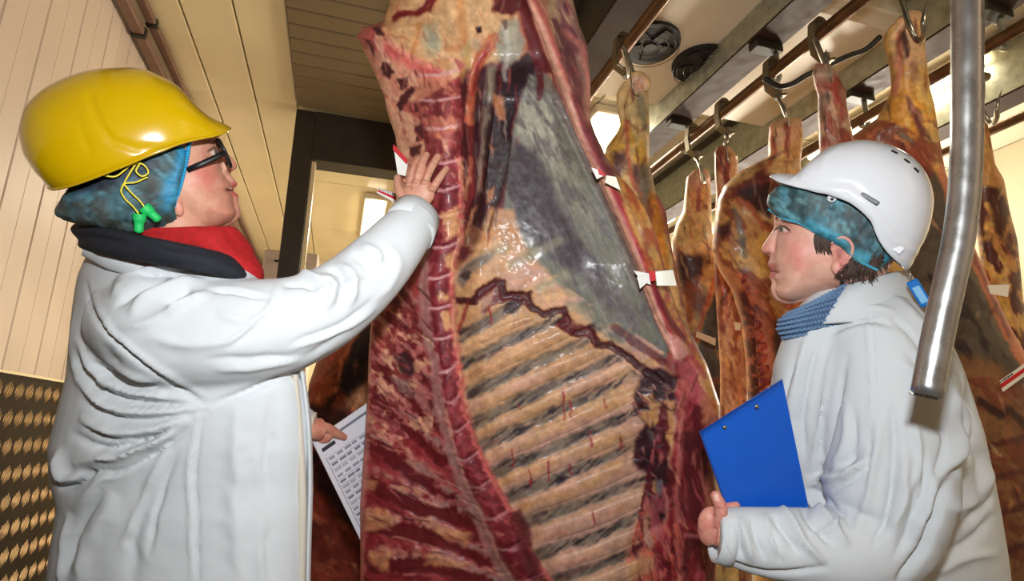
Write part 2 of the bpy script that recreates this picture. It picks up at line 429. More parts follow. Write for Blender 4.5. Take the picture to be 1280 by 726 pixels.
bx3 = beam_at('steel_beam', (1235, 140), ZB, .3, .16, m_galv, YB, YE-.6, 'galvanised steel beam farthest right, behind the bent pipe')
bx0 = beam_at('steel_beam', (778, 24), ZB, .3, .15, m_dark, YB, YE-.6, 'dark steel beam farthest left, right of the main carcass top')
rails = []
for (px, py, lab) in ((781, 60, 'brown overhead rail carrying the hook left of the fans'), (969, 88, 'brown overhead rail carrying the row of four hooks mid picture'),
                      (1161, 101, 'brown overhead rail running behind the top of the bent pipe'), (1228, 168, 'lowest brown overhead rail at the right edge')):
    x = on_z(px, py, ZR)[0]; rails.append(x)
    t = MB().tube([(x, YB, ZR), (x, 2, ZR), (x, 5, ZR), (x, YE-.6, ZR)], .026, 14).put('overhead_rail', m_rail, smooth=True, base=(x, YB, ZR)); tag(t, lab, 'rail', 'overhead rails')
    del t['group']
def bracket(x, y, xb, lab):
    t = empty('rail_bracket', (x, y, ZR), lab, 'bracket')
    MB().box(((x+xb)/2, y, ZB-.02), (abs(x-xb)+.14, .06, .04), bev=.004).put('arm', m_dark, t)
    c = (x+.045, y, (ZR+ZB)/2)
    MB().tube([(x+.0, y, ZR-.03), (x+.04, y, ZR-.03), (x+.055, y, ZR+.0), (x+.05, y, ZB-.03)], .012, 8).put('hanger', m_galv, t, smooth=True)
def ypx(x, z, px):                       # y where the line (x, *, z) is seen at column px
    y = 1.0; lo, hi = .2, 12
    f = lambda q: proj(np.array([x, q, z]))[0]-px
    for _ in range(50):
        mid = (lo+hi)/2
        if f(lo)*f(mid) <= 0: hi = mid
        else: lo = mid
    return (lo+hi)/2
for (ri, xb, px, lab) in ((1, bx1, 962, 'dark bracket between beam and rail above the middle of the hook row'), (1, bx1, 852, 'dark bracket between beam and rail near the second hook from the fans'),
                          (2, bx2, 1075, 'dark bracket holding the rail left of the tall yellow shank'), (2, bx2, 1246, 'dark bracket with loop right of the bent pipe')):
    y = ypx(rails[ri], ZR, px); bracket(rails[ri], y, xb, lab)
# ceiling lamps
for i, (lx, ly) in enumerate(LAMPS):
    t = empty('ceiling_lamp', (lx, ly, ZC-.1), ['fluorescent ceiling lamp glowing between main carcass and the yellow shank', 'fluorescent ceiling lamp behind the photographer', 'unseen added fluorescent ceiling lamp above the right woman', 'unseen added fluorescent ceiling lamp deep in the room at right', 'fluorescent ceiling lamp beyond the dark portal'][i], 'lamp')
    MB().box((lx, ly, ZC-.03), (.22, 1.3, .06), bev=.01).put('housing', m_white_unit, t)
    MB().box((lx, ly, ZC-.085), (.17, 1.24, .05), bev=.015).put('diffuser', m_lamp, t)
for i, (lx, ly, lz) in enumerate(FILL_LAMPS):
    t = empty('wall_lamp', (lx, ly, lz), ['added fill lamp on the right wall nearest the camera', 'added fill lamp on the right wall, middle one', 'added fill lamp on the right wall, farthest one'][i], 'lamp')
    MB().box((lx+.05, ly, lz), (.08, .34, .96), bev=.01).put('housing', m_white_unit, t)
    MB().box((lx, ly, lz), (.05, .26, .88), bev=.01).put('diffuser', m_lamp, t)
# ceiling cooler with two black fans
c1 = on_z(876, 78, 3.05); c2 = on_z(812, 52, 3.05)
cx, cy = (c1[0]+c2[0])/2+.12, (c1[1]+c2[1])/2
t = empty('ceiling_cooler', (cx, cy, 3.05), 'cream ceiling cooling unit with black round fans', 'cooler')
MB().box((cx+.25, cy, 3.05+.1), (1.25, .95, .2), bev=.02).put('housing', m_white_unit, t)
MB().box((cx+.25, cy-.49, 3.05+.12), (1.25, .05, .15), bev=.01).put('front_panel', m_ceilw, t)
dirv = nrm(c1-c2)
for c in (c1, c2):
    f = MB()
    f.tube([(c[0], c[1], 3.075), (c[0], c[1], 3.03)], .15, 32); fo = f.put('fan_ring', m_black, t, smooth=False)
    g = MB()
    for q in range(5):
        a = q*1.2566; R = np.array([[math.cos(a), -math.sin(a), 0], [math.sin(a), math.cos(a), 0], [0, 0, 1]])
        g.box(np.array([c[0], c[1], 3.024])+R@np.array([.07, 0, 0]), (.11, .05, .006), R)
    g.tube([(c[0], c[1], 3.03), (c[0], c[1], 3.012)], .03, 16); g.put('fan_blades', m_dark, fo)
    for q in (.05, .09, .125, .145):
        g = MB(); an = np.linspace(0, 2*math.pi, 33); g.tube([(c[0]+q*math.cos(v), c[1]+q*math.sin(v), 3.008) for v in an], .002, 4, cap=False); g.put('guard_ring', m_black, fo)
for q in range(8):
    MB().ell((cx-.25+.05*(q % 4), cy+.02+.05*(q//4), 3.078), .008, nu=8, nv=6).put('rivet', m_black, t)
# ------------------------------------------------------------------ meat materials
m_meat = mat('wet_meat_and_fat', None, .55, noise=(55, .2, .1), bump=(120, .18, .001), vcol=True, coat=.05, spec=.35)
m_meat_far = mat('meat_and_fat', None, .5, noise=(40, .25, .1), bump=(90, .3, .002), vcol=True, coat=.08, spec=.4)
m_bone = mat('wet_bone', None, .35, noise=(70, .15), bump=(120, .3, .001), vcol=True, coat=.4)
m_tagw = mat('white_tag_plastic', None, .4, vcol=True)
m_hook = mat('stainless_hook', (168, 162, 148), .28, .9, noise=(30, .15))
m_hookg = mat('dull_hook_roller', (132, 118, 92), .4, .7, noise=(30, .25))

# ------------------------------------------------------------------ colour charts
RED = (128, 24, 30); DRED = (86, 14, 22); DK = (42, 8, 14); PINK = (214, 120, 102); LPINK = (222, 160, 140)
PEACH = (214, 150, 92); YEL = (224, 172, 96); CREAM = (226, 196, 150); GREY = (124, 122, 108); LGREY = (168, 164, 148)
DGREY = (70, 64, 62); PURP = (78, 42, 54); ORG_ = (206, 104, 40); FATW = (232, 190, 160)
RIBS = [  # centre lines of the grey gaps between ribs, left to right
    [(574, 421), (612, 400), (652, 376)], [(577, 455), (640, 424), (704, 396)], [(583, 493), (660, 458), (735, 424)],
    [(589, 530), (670, 492), (783, 442)], [(596, 560), (680, 522), (790, 470)], [(612, 592), (700, 556), (800, 512)],
    [(629, 624), (710, 592), (806, 552)], [(646, 656), (720, 632), (806, 600)], [(664, 694), (740, 672), (812, 640)], [(686, 728), (750, 706), (806, 684)],
    [(706, 766), (770, 742), (806, 724)], [(726, 802), (790, 778), (816, 764)]]
SPR = [(575, 95), (578, 140), (576, 200), (578, 250), (576, 300), (567, 330), (566, 360), (568, 400), (572, 440), (580, 500), (592, 545), (612, 590), (640, 640), (664, 690), (688, 726), (720, 790)]   # right edge of the spine
SPL = [(520, 130), (528, 160), (533, 200), (538, 250), (538, 290), (533, 330), (530, 360), (533, 400), (541, 440), (550, 500), (560, 545), (578, 600), (600, 650), (622, 700), (636, 726), (670, 790)]       # left edge (canal)
def main_chart(x, y):
    p = Paint(x, y, (150, 60, 52), 3)
    # lower left: feather bones and loin muscle
    p.poly((150, 34, 40), [(440, 330), (560, 250), (700, 830), (440, 830)], 6, warp=4)
    p.dots((176, 62, 62), 16, .52, .7, .55, 2.0, seed=1, sub=p.where([(440, 330), (560, 250), (700, 830), (440, 830)]))
    p.dots((112, 16, 24), 12, .56, .8, .5, 2.5, seed=2, sub=p.where([(440, 480), (560, 480), (700, 830), (440, 830)]))
    for q, yy in enumerate((335, 362, 392, 425, 458)):     # upper fine spinous processes
        x1 = np.interp(yy+40, [y_ for _, y_ in SPL], [x_ for x_, _ in SPL])-14
        p.line((196, 130, 118), [(x1-52+q*1, yy-18), (x1-25, yy+6), (x1, yy+42)], 8, 3, .75, .0025, warp=4, brk=.36)
        p.line((96, 12, 22), [(x1-46, yy-5), (x1-22, yy+20), (x1, yy+56)], 9, 3, .85, -.002, warp=3)
    for q, (a, b, c) in enumerate((((462, 432), (505, 470), (545, 520)), ((466, 470), (510, 515), (556, 562)), ((468, 535), (520, 578), (575, 622)), ((470, 590), (530, 622), (592, 640)),
                                   ((462, 640), (540, 655), (606, 690)), ((470, 690), (545, 690), (624, 724)), ((465, 742), (560, 738), (650, 768)))):
        p.line((100, 12, 20), [(a[0]-6, a[1]+17), (b[0], b[1]+17), (c[0]-2, c[1]+12)], 17, 4, .85, -.003, warp=4)
        p.line((186, 104, 96), [a, b, c], 12, 4, .8, .0035, warp=6, brk=.36); p.line((214, 160, 150), [(a[0], a[1]+6), (b[0], b[1]+6), c], 2.5, 2, .6, .001, warp=4, brk=.45)
        p.line((222, 156, 112), [a, ((a[0]+b[0])/2, (a[1]+b[1])/2), b], 7, 4, .7, .002, warp=7, brk=.56)
        p.line((150, 118, 116), [b, c], 4, 2, .5, warp=3, brk=.4)
    for pts in ([(456, 640), (482, 636), (492, 655), (470, 664), (454, 662)], [(462, 686), (490, 690), (488, 712), (462, 706)], [(540, 655), (590, 668), (584, 680), (545, 668)], [(530, 690), (590, 705), (560, 712), (530, 704)],
                [(452, 596), (470, 600), (468, 612), (452, 610)], [(478, 400), (500, 415), (490, 440), (472, 425)]):
        p.poly((220, 148, 92), pts, 4, .75, .002, warp=6)
    p.line((222, 130, 112), [(463, 400), (460, 470), (455, 560), (451, 640), (451, 726), (450, 820)], 8, 5, .75, .001, warp=4)
    pk = p.where([(456, 380), (520, 380), (548, 470), (540, 540), (456, 560)]); p.dots((206, 110, 106), 9, .52, .75, .8, 1.8, h=.0015, seed=51, sub=pk); p.dots((222, 160, 120), 8, .6, .8, .8, 1.6, seed=52, sub=pk); p.dots((120, 22, 30), 8, .58, .8, .8, 2, h=-.0015, seed=53, sub=pk)
    p.poly((58, 26, 30), [(492, 446), (506, 440), (520, 462), (514, 472), (498, 462)], 3, .9, -.002); p.poly((140, 124, 118), [(485, 470), (505, 474), (520, 494), (500, 490)], 3, .6)
    # pelvis fat, top
    p.poly((210, 156, 104), [(485, -60), (640, -60), (650, 20), (640, 60), (625, 90), (600, 110), (575, 108), (545, 92), (505, 75), (478, 36)], 5, warp=4)
    top = p.where([(440, -60), (690, -60), (690, 120), (440, 120)])
    p.dots((226, 178, 124), 26, .5, .6, seed=4, sub=top); p.dots((196, 120, 70), 20, .58, .5, seed=5, sub=top)
    p.poly((176, 166, 132), [(528, 32), (546, 28), (552, 50), (545, 72), (532, 66)], 6, .8); p.poly((140, 140, 120), [(537, 40), (547, 44), (545, 62), (536, 56)], 4, .6)
    p.line((196, 104, 40), [(514, 66), (520, 50), (524, 30)], 4, 4, .6); p.line((200, 100, 44), [(560, 60), (590, 62), (615, 50)], 6, 5, .4); p.line((204, 120, 50), [(576, 0), (580, 60), (584, 80)], 8, 6, .5)
    p.poly((116, 18, 22), [(488, 22), (500, 16), (514, 14), (526, 8), (534, -2), (544, -2), (538, 14), (520, 19), (505, 24), (492, 29)], 2.5, 1, -.003)
    p.line((150, 40, 36), [(497, -4), (520, -6), (545, -4)], 5, 3, .7)
    p.poly((46, 14, 18), [(594, 34), (601, 32), (602, 40), (596, 42)], 1.5, 1, -.004, warp=1)
    p.poly((92, 22, 22), [(614, 0), (646, -30), (655, 12), (640, 20), (614, 14)], 3, 1, -.002)
    # left tail flap
    p.poly((214, 132, 106), [(440, 30), (468, 24), (480, 48), (500, 66), (530, 82), (560, 92), (576, 112), (578, 200), (570, 260), (490, 260), (480, 150), (462, 90)], 3, warp=2)
    fl_ = p.where([(440, 20), (585, 80), (585, 260), (480, 260)])
    p.dots((226, 170, 132), 14, .5, .7, 1.2, 1.8, seed=6, sub=fl_); p.dots((176, 62, 62), 13, .58, .75, 1.2, 2, seed=7, sub=fl_)
    p.line((206, 60, 66), [(484, 62), (510, 76), (545, 92)], 10, 6, .55); p.line((226, 130, 118), [(486, 52), (512, 72), (560, 92)], 4, 3, .6, .002)
    for pts in ([(465, 32), (473, 33), (481, 41), (480, 45), (470, 42)], [(456, 48), (462, 50), (469, 62), (470, 72), (464, 66)], [(477, 78), (488, 80), (492, 92), (486, 98), (478, 92)],
                [(495, 98), (512, 97), (508, 110), (500, 112)], [(500, 120), (515, 106), (520, 108), (510, 128), (500, 140), (494, 132)], [(518, 108), (528, 104), (522, 114)],
                [(516, 130), (534, 128), (532, 136), (520, 140)], [(518, 158), (536, 152), (532, 172), (520, 178)], [(540, 120), (550, 128), (546, 142), (540, 138)], [(512, 184), (528, 180), (524, 192), (514, 196)]):
        p.poly((74, 18, 24), pts, 2, .95, -.003, warp=3, wsc=6)
    p.poly((138, 100, 100), [(536, 128), (546, 140), (550, 170), (544, 192), (536, 180)], 3, .6)
    p.line((120, 40, 44), [(536, 98), (542, 130), (548, 160), (552, 186)], 3, 2, .8, -.002)
    # cavity right of spine, top to middle
    p.poly((96, 26, 32), [(574, 92), (600, 84), (640, 70), (672, 90), (668, 140), (640, 210), (624, 300), (580, 352), (570, 330)], 4, warp=4)
    p.line((70, 12, 20), [(578, 105), (584, 200), (582, 300)], 12, 4, .8, -.004); p.line((132, 30, 34), [(590, 120), (592, 200), (586, 290)], 8, 3, .8, .002)
    p.line((204, 96, 60), [(620, 48), (602, 70), (593, 95), (590, 120), (588, 150)], 13, 3, .9, .004, warp=3); p.line((158, 30, 34), [(612, 56), (598, 80), (590, 118)], 4, 2, .9, -.001)
    p.poly((64, 26, 38), [(597, 90), (608, 84), (604, 120), (600, 180), (594, 230), (590, 180)], 4, .9, -.002)
    p.poly((120, 108, 88), [(608, 84), (622, 80), (620, 118), (612, 160), (606, 210), (598, 280), (592, 276), (600, 200), (604, 140)], 4, .9, .004, warp=3)
    p.line((176, 160, 128), [(612, 90), (612, 130), (604, 190), (598, 250)], 3, 2, .5, .001)
    p.poly((40, 12, 22), [(624, 90), (640, 78), (660, 66), (674, 84), (668, 98), (656, 112), (645, 136), (636, 176), (628, 160), (622, 120)], 4, 1, -.004)
    p.poly((38, 10, 16), [(612, 130), (628, 124), (640, 160), (638, 200), (628, 240), (620, 262), (600, 240), (604, 190)], 4, .95, -.004)
    p.poly((50, 12, 20), [(596, 240), (610, 236), (616, 262), (612, 300), (590, 316), (578, 300)], 4, .95, -.004)
    for pts in ([(618, 118), (630, 120), (632, 150), (622, 150), (616, 134)], [(606, 238), (618, 232), (618, 250), (608, 256)], [(586, 196), (590, 200), (584, 250), (580, 240)], [(612, 180), (618, 186), (614, 196)], [(590, 262), (596, 258), (590, 280), (580, 300)]):
        p.poly((204, 128, 80), pts, 3, .85, .002, warp=3)
    p.poly((150, 148, 132), [(626, 30), (645, 22), (656, 50), (650, 72), (636, 84), (624, 76), (620, 52)], 4, .85, warp=4); p.line((200, 196, 184), [(630, 28), (636, 60), (630, 88), (632, 100)], 5, 3, .6)
    p.poly((78, 40, 38), [(624, 28), (630, 26), (632, 38), (628, 40)], 2, .7); p.poly((214, 140, 110), [(596, 46), (625, 50), (612, 66), (600, 62)], 4, .5)
    p.line((160, 150, 130), [(598, 60), (592, 52), (580, 66)], 8, 4, .5); p.line((190, 160, 60), [(586, 60), (584, 85), (575, 100)], 6, 4, .5)
    # translucent membrane over the flank
    mem = [(662, 92), (672, 100), (690, 128), (706, 160), (730, 210), (754, 262), (780, 320), (806, 380), (836, 434), (832, 450), (800, 446), (764, 430), (735, 408), (716, 380), (690, 350), (664, 320), (646, 296), (630, 262), (634, 212), (644, 150)]
    p.poly((104, 101, 84), mem, 3, warp=2); ms = p.where(mem)
    p.poly((176, 170, 150), [(664, 96), (676, 110), (694, 150), (700, 190), (690, 215), (676, 196), (660, 188), (642, 176), (650, 130)], 5, .9, warp=3)
    p.poly((150, 146, 126), [(694, 150), (720, 210), (744, 260), (740, 290), (712, 260), (690, 220)], 12, .7, warp=3)
    p.dots((112, 112, 98), 9, .52, .5, 1.15, 4, seed=9, sub=ms); p.dots((74, 60, 66), 13, .6, .6, 1.1, 2.2, seed=10, sub=ms)
    p.poly((40, 18, 30), [(641, 174), (656, 184), (670, 190), (678, 208), (690, 230), (704, 270), (728, 300), (762, 350), (752, 372), (724, 340), (700, 330), (672, 310), (640, 268), (634, 230)], 7, .85, warp=7)
    p.dots((104, 98, 98), 8, .62, .4, 1.1, 4, seed=33, sub=p.where([(636, 200), (680, 210), (760, 350), (740, 380), (640, 280)]))
    p.poly((76, 56, 60), [(732, 336), (768, 356), (800, 398), (790, 410), (756, 384)], 8, .55, warp=7); p.poly((88, 78, 76), [(770, 400), (800, 420), (812, 440), (780, 432)], 5, .5)
    for q in range(26):                                       # silky lines of the membrane
        f = q/25; p.line((170, 164, 144) if q % 3 else (84, 78, 74), [(664+16*f, 120+40*f), (660+90*f, 230+20*f), (690+125*f, 340+80*f)], 1.0, 1.0, .16, .0004, warp=3)
    p.line((92, 92, 84), [(676, 96), (700, 140), (728, 196), (760, 262), (790, 322), (820, 392), (834, 430)], 16, 5, .8, .001); p.line((134, 136, 120), [(684, 118), (716, 180), (752, 256), (786, 330)], 3, 2, .6)
    # peach fat band above the cut, and the rib wall
    p.poly((204, 148, 98), [(612, 262), (640, 262), (654, 306), (690, 346), (716, 376), (744, 414), (790, 436), (826, 452), (846, 472), (850, 560), (842, 640), (790, 830), (730, 830), (690, 726), (640, 640), (596, 560), (576, 480), (566, 420), (564, 345), (582, 326), (600, 300)], 5, warp=3)
    rw = p.where([(560, 260), (830, 440), (850, 830), (700, 830), (560, 440)])
    p.dots((222, 168, 116), 24, .5, .55, -.35, 2.4, seed=12, sub=rw); p.dots((190, 128, 78), 16, .56, .5, -.35, 3, seed=13, sub=rw); p.dots((206, 148, 134), 26, .52, .6, -.35, 3, seed=43, sub=rw)
    p.poly((190, 118, 62), [(612, 262), (640, 264), (652, 300), (628, 296), (606, 300)], 6, .5)
    for a, b in (((640, 330), (668, 318)), ((630, 310), (600, 324)), ((674, 360), (706, 344)), ((664, 318), (700, 300)), ((712, 380), (736, 392))):
        p.line((150, 140, 108), [a, b], 9, 5, .6, -.001, warp=3)
    p.poly((120, 104, 92), [(570, 352), (576, 336), (596, 322), (618, 312), (612, 326), (590, 342), (580, 360)], 3, .9, warp=3); p.poly((48, 30, 34), [(574, 346), (582, 338), (590, 342), (582, 352)], 2, .8)
    lo = p.where([(560, 560), (860, 500), (860, 830), (690, 830)])
    p.dots((206, 150, 130), 20, .42, .6, -.3, 3, seed=14, sub=lo)
    for k, g in enumerate(RIBS):                              # hatched gaps between ribs
        (x0, y0), (xm, ym), (x1, y1) = g
        ln = dist_line(p.x, p.y, g)
        idx = np.where(ln[0] < 16)[0]
        if len(idx) == 0: continue
        d = ln[0][idx]; t = ln[1][idx]; u = p.x[idx]; v = p.y[idx]
        wd = 8.0*(1-.4*t)+1.5*(fbm(u/14, v/14, k+40)-.5)*6
        m = (1-ss(wd-2.5, wd+3, d))
        fade = .55+.45*fbm(u/26, v/26, k+60); fade = fade*(1-.5*ss(.72, 1, t))
        p._mix(idx, (104, 98, 88), m*fade*.95, -.0035)
        st_ = ss(.40, .60, vn((u*.62+v*.78)/2.1+fbm(u/20, v/20, 5)*3, (u*.78-v*.62)/16, k+80))
        dk = ss(.36, .6, fbm(u/30, v/30, k+21))
        p._mix(idx, (38, 24, 32), m*st_*(.35+.65*dk)*.9, 0)
        p.line((196, 152, 140) if k > 4 else (190, 144, 104), [(a_, b_-11) for a_, b_ in g], 5, 5, .5, .0, warp=2)
        p.line((230, 190, 150), [(a_-2, b_+13) for a_, b_ in g], 3, 5, .35, warp=2)
    p.poly((96, 96, 90), [(634, 384), (650, 376), (646, 392), (636, 392)], 2, .4)
    p.poly((52, 30, 38), [(632, 378), (648, 372), (654, 380), (640, 392), (630, 390)], 2, .9, -.002, warp=1)
    # the jagged dark cut
    cut = [(566, 374), (592, 378), (598, 366), (620, 352), (627, 352), (630, 370), (660, 368), (664, 382), (680, 392), (706, 386), (710, 400), (704, 408), (722, 418), (738, 410), (746, 432), (764, 432), (782, 444), (806, 462), (826, 476)]
    p.line((70, 12, 16), cut, 8, 2, .95, -.005, warp=3, wsc=7); p.poly((92, 18, 22), [(594, 366), (620, 350), (628, 366), (660, 368), (664, 388), (654, 380), (628, 376), (614, 380), (604, 392)], 2, .8, -.003)
    p.poly((100, 24, 28), [(704, 392), (716, 402), (742, 412), (746, 434), (738, 422), (712, 420), (694, 406)], 2, .8, -.003)
    p.poly((196, 150, 120), [(598, 378), (616, 364), (612, 378), (600, 388)], 2, .8)
    p.line((150, 24, 30), [(586, 376), (578, 400), (570, 420)], 3, 2, .7); p.line((84, 18, 22), [(768, 410), (790, 426), (812, 440), (828, 452)], 9, 3, .75, -.003)
    # dark raw patch right of the ribs
    p.poly((50, 10, 20), [(804, 462), (830, 462), (852, 472), (846, 510), (832, 540), (836, 580), (836, 618), (826, 655), (812, 660), (806, 622), (808, 592), (792, 580), (796, 548), (806, 530), (792, 494)], 4, 1, -.003, warp=5)
    for pts in ([(798, 516), (822, 508), (832, 524), (812, 534)], [(824, 498), (844, 500), (842, 540), (834, 560), (828, 520)], [(802, 494), (812, 490), (826, 506), (812, 512)], [(806, 604), (818, 600), (820, 618), (808, 616)]):
        p.poly((214, 150, 84), pts, 3, .9, .003, warp=4)
    p.poly((110, 104, 104), [(814, 540), (824, 545), (822, 566), (814, 560)], 3, .7); p.poly((124, 116, 122), [(817, 600), (826, 598), (828, 612), (820, 622)], 2, .8); p.poly((84, 16, 22), [(818, 560), (828, 556), (832, 574), (822, 580)], 3, 1, .003)
    p.dots((190, 140, 120), 5, .64, .8, .9, 4, seed=20, sub=p.where([(796, 480), (840, 480), (830, 540), (800, 520)]))
    p.poly((196, 128, 96), [(798, 640), (808, 612), (816, 640), (806, 668), (782, 700), (786, 672)], 4, .8, warp=3)
    # right edge: flank strip, brisket muscle, outer fat
    p.poly((150, 30, 40), [(846, 470), (870, 486), (905, 520), (910, 830), (760, 830), (770, 760), (806, 700), (832, 650), (838, 590), (846, 540)], 4, warp=4)
    er = p.where([(840, 440), (920, 500), (920, 830), (760, 830)])
    p.dots((196, 84, 92), 14, .54, .7, 1.5, 2.2, seed=16, sub=er); p.dots((92, 12, 24), 16, .56, .8, 1.5, 2, seed=17, sub=er)
    p.poly((206, 88, 98), [(836, 420), (866, 440), (884, 470), (900, 520), (884, 516), (866, 500), (852, 480), (846, 452)], 4, .85, .002, warp=4)
    p.line((212, 116, 100), [(852, 480), (850, 560), (846, 640), (850, 726)], 7, 4, .65, .002, warp=5); p.line((214, 130, 84), [(884, 500), (890, 560), (886, 610), (892, 650), (888, 740)], 14, 6, .7, .003, warp=6)
    p.poly((88, 14, 24), [(858, 540), (880, 530), (884, 600), (878, 660), (862, 650), (856, 590)], 6, .8, warp=5)
    p.line((196, 110, 110), [(850, 668), (880, 672), (900, 668)], 4, 3, .7); p.poly((214, 150, 100), [(782, 706), (800, 690), (820, 692), (812, 720), (786, 726)], 4, .85, .003, warp=6)
    p.dots((206, 90, 70), 8, .6, .8, 1.3, 2, seed=18, sub=p.where([(800, 640), (860, 640), (850, 740), (770, 740)]))
    st = [(657, -60), (664, 0), (680, 30), (694, 68), (706, 100), (720, 138), (740, 182), (762, 228), (786, 282), (806, 330), (824, 380), (840, 420), (852, 440)]
    p.line((216, 138, 116), st, 21, 3, 1, .004, warp=2); p.line((224, 168, 140), [(a_-6, b_) for a_, b_ in st], 6, 3, .6)
    p.line((168, 36, 50), [(a_+5, b_+6) for a_, b_ in st[7:]], 9, 3, .9, -.002, warp=2); p.line((186, 70, 66), [(a_+4, b_) for a_, b_ in st[:7]], 5, 3, .6)
    p.poly((104, 24, 28), [(646, -60), (656, -10), (668, 30), (680, 66), (690, 90), (672, 92), (660, 60), (650, 10)], 3, 1, -.002, warp=2)
    p.line((84, 14, 20), [(672, 84), (676, 100), (674, 122)], 7, 2, .9)
    # outer leg beyond the flank strip
    p.poly((148, 104, 96), [(672, -60), (715, -60), (735, 60), (740, 150), (772, 236), (752, 204), (720, 120), (696, 50)], 2, .95, warp=1)
    lg = p.where([(672, -60), (730, -60), (750, 100), (780, 250), (740, 190), (690, 40)])
    p.dots((196, 160, 120), 16, .5, .8, 1.2, 3, seed=22, sub=lg); p.dots((110, 52, 66), 12, .56, .8, 1.2, 3, seed=23, sub=lg)
    p.line((120, 34, 52), [(716, 90), (730, 150), (750, 200), (768, 228)], 12, 4, .8); p.line((212, 120, 110), [(706, 40), (728, 58), (736, 100), (738, 150)], 6, 4, .7)
    # outer fat and rump side, right margin
    fp = [(768, 216), (786, 232), (808, 262), (828, 330), (846, 390), (872, 440), (892, 486), (908, 530), (896, 520), (870, 450), (846, 424), (826, 376), (806, 322), (784, 270)]
    p.poly((220, 148, 62), fp, 2.5, 1, .001, warp=2)
    fs = p.where([(760, 200), (800, 210), (915, 540), (890, 520), (840, 420)])
    p.dots((232, 180, 110), 10, .52, .7, 1.1, 2.5, seed=25, sub=fs); p.dots((190, 74, 44), 11, .6, .75, 1.1, 2.5, seed=26, sub=fs)
    p.line((176, 60, 74), [(822, 340), (840, 386), (862, 430), (880, 470)], 7, 3, .75, warp=3, brk=.4); p.line((120, 20, 40), [(816, 352), (830, 388), (846, 412), (854, 424)], 7, 2, .9, -.002)
    p.poly((232, 160, 150), [(834, 418), (852, 424), (862, 440), (852, 450), (840, 440)], 3, .9, .003); p.line((226, 150, 60), [(880, 452), (898, 500), (910, 560)], 6, 4, .7)
    # spine column
    col_ = SPL[0:]+SPR[::-1]
    p.poly((138, 32, 40), col_, 2.5, 1, .004, warp=2)
    p.poly((210, 122, 92), [(516, 96), (562, 90), (575, 120), (576, 176), (540, 180), (526, 150)], 4, .8, warp=3); p.poly((206, 120, 90), [(535, 176), (560, 150), (572, 180), (560, 200), (545, 200)], 3, .6, warp=4)
    cs = p.where(col_); p.dots((104, 14, 28), 14, .5, .7, seed=30, sub=cs); p.dots((176, 70, 76), 7, .62, .6, seed=31, sub=cs)
    ycut = [92, 124, 160, 203, 236, 269, 308, 346, 384, 422, 462, 500, 536, 571, 606, 645, 684, 724, 765]
    for yy in ycut:
        xl = np.interp(yy, [q[1] for q in SPL], [q[0] for q in SPL]); xr = np.interp(yy, [q[1] for q in SPR], [q[0] for q in SPR])
        tl = 4 if yy < 460 else 10
        p.line((216, 158, 160) if yy < 480 else (190, 120, 124), [(xl+5, yy+tl*.3), ((xl+xr)/2, yy+tl*.4), (xr-3, yy-tl)], 2.6, 2, .85, .0015, warp=2)
    p.line((222, 100, 96), [(a_-1, b_) for a_, b_ in SPR[2:]], 6, 3, .85, .004, warp=4, wsc=6); p.line((228, 166, 120), SPR[2:11], 4, 3, .7, .002, warp=5, brk=.48)
    for pts in ([(556, 318), (568, 314), (568, 340), (558, 336)], [(546, 370), (560, 364), (562, 374), (548, 378)], [(551, 392), (562, 388), (566, 410), (556, 414)], [(552, 268), (572, 258), (574, 290), (558, 300)]):
        p.poly((222, 158, 100), pts, 2.5, .9, .002, warp=5, wsc=6)
    cn = [(a_-2, b_) for a_, b_ in SPL[4:]]
    p.line((178, 122, 116), cn, 11, 4, .8, .001, warp=5, wsc=14); p.line((146, 84, 88), cn, 5, 3, .6, -.001, warp=5, brk=.45); p.line((196, 150, 140), cn, 4, 3, .6, .001, warp=6, brk=.52); p.line((214, 150, 120), [(a_+6, b_) for a_, b_ in cn[5:]], 4, 3, .6, warp=4, brk=.45)
    p.poly((84, 16, 26), [(652, 636), (668, 690), (690, 740), (706, 790), (696, 800), (664, 726), (642, 668), (638, 640)], 4, .8, -.002)
    D_ = (70, 12, 20); W_ = (228, 190, 168)
    p.streaks(70, [(446, 34), (480, 40), (540, 90), (575, 110), (572, 250), (500, 240), (478, 110)], 1.25, [(226, 160, 130), (170, 60, 60), (110, 30, 36), (236, 190, 160)], (8, 26), (1, 3), .65, 1)
    p.streaks(60, [(490, -20), (640, -20), (640, 50), (600, 100), (500, 74), (480, 34)], 1.4, [(196, 110, 60), (232, 190, 140), (206, 130, 84), (176, 84, 50)], (8, 30), (1, 3), .45, 2, .6)
    p.streaks(110, [(460, 400), (530, 350), (548, 470), (600, 600), (650, 726), (650, 800), (452, 800), (454, 560)], lambda x, y: .75-.0016*(y-400), [(206, 120, 112), (226, 168, 130), D_, D_, (150, 40, 46), (196, 150, 146)], (10, 38), (1, 3.2), .6, 3, .2)
    p.streaks(70, mem, 1.12, [(168, 162, 146), (150, 146, 128), (60, 40, 50), (80, 70, 66)], (20, 80), (.8, 1.8), .35, 4, .06, .0003)
    p.streaks(60, [(580, 100), (640, 76), (668, 100), (640, 200), (612, 300), (576, 320)], 1.6, [(30, 8, 14), (150, 40, 40), (206, 130, 90), (110, 96, 88), (180, 170, 150)], (8, 40), (1, 3), .6, 5, .15)
    p.streaks(60, [(576, 330), (620, 270), (700, 350), (840, 450), (800, 470), (740, 410), (640, 360)], -.5, [(226, 176, 120), (176, 124, 84), (150, 136, 104), (206, 100, 70)], (10, 34), (1, 3.5), .4, 6, .35)
    p.streaks(90, [(576, 400), (640, 380), (800, 470), (800, 640), (790, 780), (710, 780), (600, 560)], -.36, [(232, 196, 168), (184, 120, 100), (214, 160, 120), (166, 110, 90), (190, 80, 76)], (14, 60), (.8, 2.2), .35, 7, .06, .0004)
